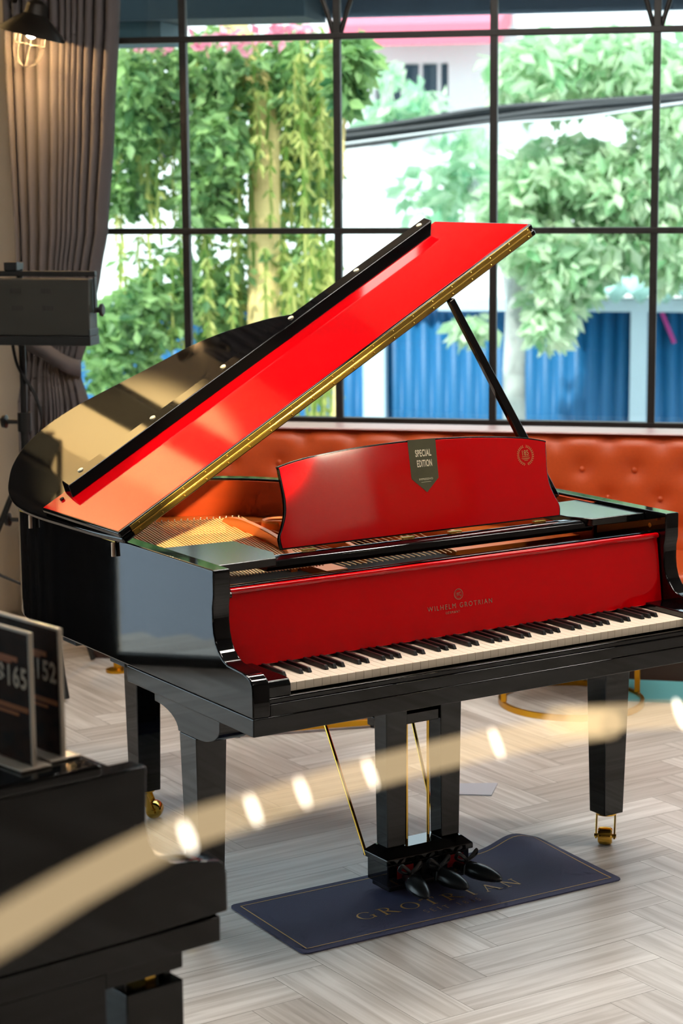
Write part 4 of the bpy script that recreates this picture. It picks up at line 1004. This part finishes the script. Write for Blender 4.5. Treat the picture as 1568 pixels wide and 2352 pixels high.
# white building
bw = thing('building', 'white building with barred dark window and pink awning across the yard', 'building', (0, 22, -1.6))
p = at(858, 296, 21.9); q = at(1026, 143, 21.9)
mb = MB(); mb.box(-14, p.x, 22, 26, -1.6, 5.2); mb.box(q.x, 9, 22, 26, -1.6, 5.2); mb.box(p.x, q.x, 22, 26, -1.6, p.z); mb.box(p.x, q.x, 22, 26, q.z, 5.2)
mb.build('wall', WHITEB, bw, smooth=False)
MB().box(p.x, q.x, 22.3, 22.4, p.z, q.z).build('window', mat('dark_window_glass', (52, 78, 96), .2), bw, smooth=False)
for k in range(4): x = p.x+(q.x-p.x)*(k+.5)/4; MB().box(x-.018, x+.018, 22.0, 22.06, p.z, q.z).build('window_bar', WHITEB, bw)
a = at(784, 108, 21.0); b = at(1132, 40, 21.0)
MB().prism([(a.x-.15, 21.98, b.z+.25),(a.x-.15, 20.9, b.z-.06),(a.x-.15, 20.9, a.z),(a.x-.15, 21.98, a.z+.3)],[(b.x+.1, 21.98, b.z+.25),(b.x+.1, 20.9, b.z-.06),(b.x+.1, 20.9, a.z),(b.x+.1, 21.98, a.z+.3)]).build('pink_awning', PINK, bw)
# eave right outside the window
er = thing('eave', 'dark roof eave with pale gutter board outside the top of the window', 'eave', (0, 5.2, 2.7))
a, b = at(700, 42, 5.0), at(1568, 18, 5.0)
MB().box(-1.0, 3.6, 4.6, 5.05, a.z+.085, a.z+.22).build('roof_edge', mat('dark_roof_edge', (22, 26, 30), .7), er)
MB().box(-1.0, 3.6, 5.0, 5.055, a.z, a.z+.084).build('gutter_board', mat('pale_blue_board', (150, 178, 210), .6), er)
MB().box(-2.6, -1.001, 4.6, 5.05, a.z-.02, a.z+.4).build('bracket_panel', mat('teal_panel', (34, 58, 70), .7), er)
MB().box(-2.6, -1.7, 4.7, 5.0, a.z-.12, a.z-.021).build('bracket_beam', mat('teal_beam', (60, 92, 104), .7), er)
for x in (-2.5, 3.5): MB().box(x-.05, x+.05, 4.7, 4.8, -1.6, a.z-.121 if x < 0 else a.z+.084).build('eave_post', METALD, er)
# trees
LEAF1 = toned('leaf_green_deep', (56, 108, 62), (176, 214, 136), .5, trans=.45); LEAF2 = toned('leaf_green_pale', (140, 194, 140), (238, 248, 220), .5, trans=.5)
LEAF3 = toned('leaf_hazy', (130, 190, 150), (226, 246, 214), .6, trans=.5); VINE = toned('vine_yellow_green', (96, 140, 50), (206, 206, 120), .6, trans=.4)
BARKREFL = mat('pale_bark_reflection', (238, 206, 140), .8, var=((3,3,9), .25)); BARK2 = mat('mottled_bark', (176, 182, 178), .85, var=((5,5,4), .45)); BLOSSOM = toned('blossom_pink', (220, 110, 140), (255, 190, 205), .6, trans=.4)
def leaves(mb, blobs, n, size, droop=.5, rnd=random.Random(11)):
    wts = [b[6] if len(b) > 6 else b[3]*b[5] for b in blobs]
    for b, w_ in zip(blobs, wts):
        k = int(n*w_/sum(wts))
        for _ in range(k):
            while True:
                p = Vector((rnd.uniform(-1,1), rnd.uniform(-1,1), rnd.uniform(-1,1)))
                if .15 < p.length < 1: break
            c = Vector((b[0]+p.x*b[3], b[1]+p.y*b[4], b[2]+p.z*b[5]))
            d = Vector((rnd.gauss(0,1), rnd.gauss(0,1), rnd.gauss(0,.7)-droop)).normalized()
            s = d.cross(Vector((rnd.gauss(0,1), rnd.gauss(0,1), rnd.gauss(0,1)))).normalized(); u = d.cross(s)
            L = size*rnd.uniform(.7,1.35); w2 = L*rnd.uniform(.2,.3); i = len(mb.v)
            mb.v += [tuple(c), tuple(c+d*L*.5+s*w2+u*w2*.3), tuple(c+d*L), tuple(c+d*L*.5-s*w2+u*w2*.3), tuple(c+d*L*.5)]
            mb.f += [(i,i+1,i+4),(i+1,i+2,i+4),(i+2,i+3,i+4),(i+3,i,i+4)]; t = min(1, max(0, rnd.gauss(.5,.26))); mb.tone += [t]*4
def B(u, v, Y, ru, rv, ry, w=None):
    c = at(u, v, Y); k = (Y-CAM.y)/math.cos(YAW)/FPX; r_ = (c.x, c.y, c.z, ru*k, ry, rv*k); return r_+(w,) if w else r_
def tree(label, blobs, n, size, leafm, trunkpts, radii, barkm, Y, droop=.5, extra=None):
    c = trunkpts[0]; root = thing('tree', label, 'tree', (c[0], c[1], -1.6))
    mb = MB(); leaves(mb, blobs, n, size, droop); mb.build('foliage', leafm, root, smooth=False)
    P = cat_rom(trunkpts, 6); m = len(P); rr = [radii[0]+(radii[1]-radii[0])*i/(m-1) for i in range(m)]
    MB().tube(P, rr, 12).build('trunk', barkm, root)
    return root
Y1 = 9.0
t1 = tree('leafy green tree outside the left panes, trunk shaped as a pale yellow reflection', [B(330,180,8.6,110,90,.5),B(330,300,8.8,120,60,.5),B(300,430,9,90,70,.4,.05),B(520,160,9,120,100,.6),B(500,330,8.7,80,110,.4),B(480,460,8.8,70,70,.4,.06),B(690,180,9.2,80,120,.5),B(710,380,9.3,60,120,.3,.05),B(330,720,8.8,100,90,.5),B(270,800,8.6,80,110,.4),B(480,680,9,80,60,.4,.05),B(420,600,9,160,60,.4,.02),B(640,600,9.2,110,110,.4,.03),B(560,780,9.2,120,60,.4,.05)],
    7600, .11, LEAF1, [at(604,2100,Y1),at(604,1300,Y1),at(606,800,Y1),at(606,420,Y1),at(604,260,Y1),at(575,150,Y1),at(520,20,Y1),at(470,-160,Y1)], (.130,.085), BARKREFL, Y1)  # trunk column stands in for a beige reflection in the window glass
mb = MB(); rnd = random.Random(5)
for i in range(150):               # thin hanging strands
    u = rnd.choice([rnd.uniform(430,780), rnd.uniform(250,780), rnd.uniform(640,780)]); v = rnd.uniform(60,260) if rnd.random() < .6 else rnd.uniform(520,640); L = rnd.uniform(.5,1.5)
    c = at(u, v, rnd.uniform(8.6,9.6)); w_ = rnd.uniform(.006,.014)
    for k in range(6):
        z0_, z1_ = c.z-L*k/6, c.z-L*(k+1)/6; dx = rnd.gauss(0,.015); i0_ = len(mb.v); y = c.y
        mb.v += [(c.x-w_,y,z0_),(c.x+w_,y,z0_),(c.x+dx+w_,y+.02,z1_),(c.x+dx-w_,y+.02,z1_)]; mb.f.append((i0_,i0_+1,i0_+2,i0_+3)); mb.tone.append(rnd.random())
        for s in (-1, 1):
            i0_ = len(mb.v); q = Vector((c.x,y,z0_)); d = Vector((s*.05,rnd.gauss(0,.03),-.06)); mb.v += [tuple(q),tuple(q+d*.5+Vector((0,.01,.02))),tuple(q+d),tuple(q+d*.5-Vector((0,.01,.02)))]; mb.f.append((i0_,i0_+1,i0_+2,i0_+3)); mb.tone.append(rnd.random())
mb.build('hanging_vines', VINE, t1, smooth=False)
mb = MB(); leaves(mb, [B(330,75,8.3,70,28,.2),B(520,90,8.3,120,22,.2),B(350,105,8.2,60,18,.2),B(660,70,8.3,60,15,.2,.02)], 190, .085, .3); mb.build('blossoms', BLOSSOM, t1, smooth=False)
Y2 = 7.6
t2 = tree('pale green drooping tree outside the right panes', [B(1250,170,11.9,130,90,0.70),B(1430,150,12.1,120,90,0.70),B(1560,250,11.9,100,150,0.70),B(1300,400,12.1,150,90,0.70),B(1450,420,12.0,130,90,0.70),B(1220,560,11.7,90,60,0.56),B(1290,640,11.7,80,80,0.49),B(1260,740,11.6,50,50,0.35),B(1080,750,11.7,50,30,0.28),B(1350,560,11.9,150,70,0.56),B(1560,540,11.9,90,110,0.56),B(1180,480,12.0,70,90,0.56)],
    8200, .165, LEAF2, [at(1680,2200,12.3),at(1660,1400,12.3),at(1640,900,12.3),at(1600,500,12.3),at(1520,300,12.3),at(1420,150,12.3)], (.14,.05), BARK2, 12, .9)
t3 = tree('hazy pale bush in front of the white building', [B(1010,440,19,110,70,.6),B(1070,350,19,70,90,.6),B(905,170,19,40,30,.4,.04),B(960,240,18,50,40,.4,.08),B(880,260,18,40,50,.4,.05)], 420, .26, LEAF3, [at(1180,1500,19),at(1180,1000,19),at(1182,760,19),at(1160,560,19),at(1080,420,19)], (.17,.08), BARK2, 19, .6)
tk = thing('tree', 'mottled grey bare tree trunk in front of the blue shed', 'tree', (at(1183,1800,12.6).x, 12.6, -1.6))
MB().tube([at(1183,1800,12.6),at(1183,1200,12.6),at(1180,850,12.6),at(1188,640,12.6),at(1210,520,12.6)], [.105,.10,.095,.09,.06], 12).build('trunk', BARK2, tk)
t4 = tree('small bright bush hanging at the left edge of the middle pane', [B(800,170,7.4,26,90,.2),B(830,130,7.4,30,30,.2)], 420, .13, LEAF1, [at(760,1600,7.5),at(770,900,7.5),at(785,400,7.5),at(800,100,7.5)], (.015,.008), BARKREFL, 7.5, .8)
mb = MB(); YC = 10.5
CP = [(60,352),(245,344),(480,336),(730,322),(900,302),(1130,268),(1330,246),(1500,232),(1640,220),(1900,200)]
for k in range(7):
    o_ = (k-3)*7.2; P = cat_rom([at(u, v+o_*(.85 if u < 1000 else .85-.6*(u-1000)/900)+3*math.sin(u*.01+k), YC+.02*(k % 3)) for u, v in CP], 6); mb.tube(P, .021, 6)
tag(mb.build('cable_bundle', mat('black_cable', (52, 56, 60), .6)), 'thick bundle of black cables strung across the yard', 'cables')
P = cat_rom([at(u, v, 10.45) for u, v in ((730,338),(1130,286),(1330,270),(1568,236),(1800,210))], 6)
tag(MB().tube(P, .008, 6).build('power_line', mat('white_cable', (220, 226, 230), .5)), 'thin white line just below the black cable bundle', 'cable')
plabel(MB().tube([at(1519,716,13.93),at(1548,788,13.93)], .02, 8).build('tape_strip', mat('magenta_tape', (170, 50, 130), .6), shed), 'short magenta tape on the blue wall')
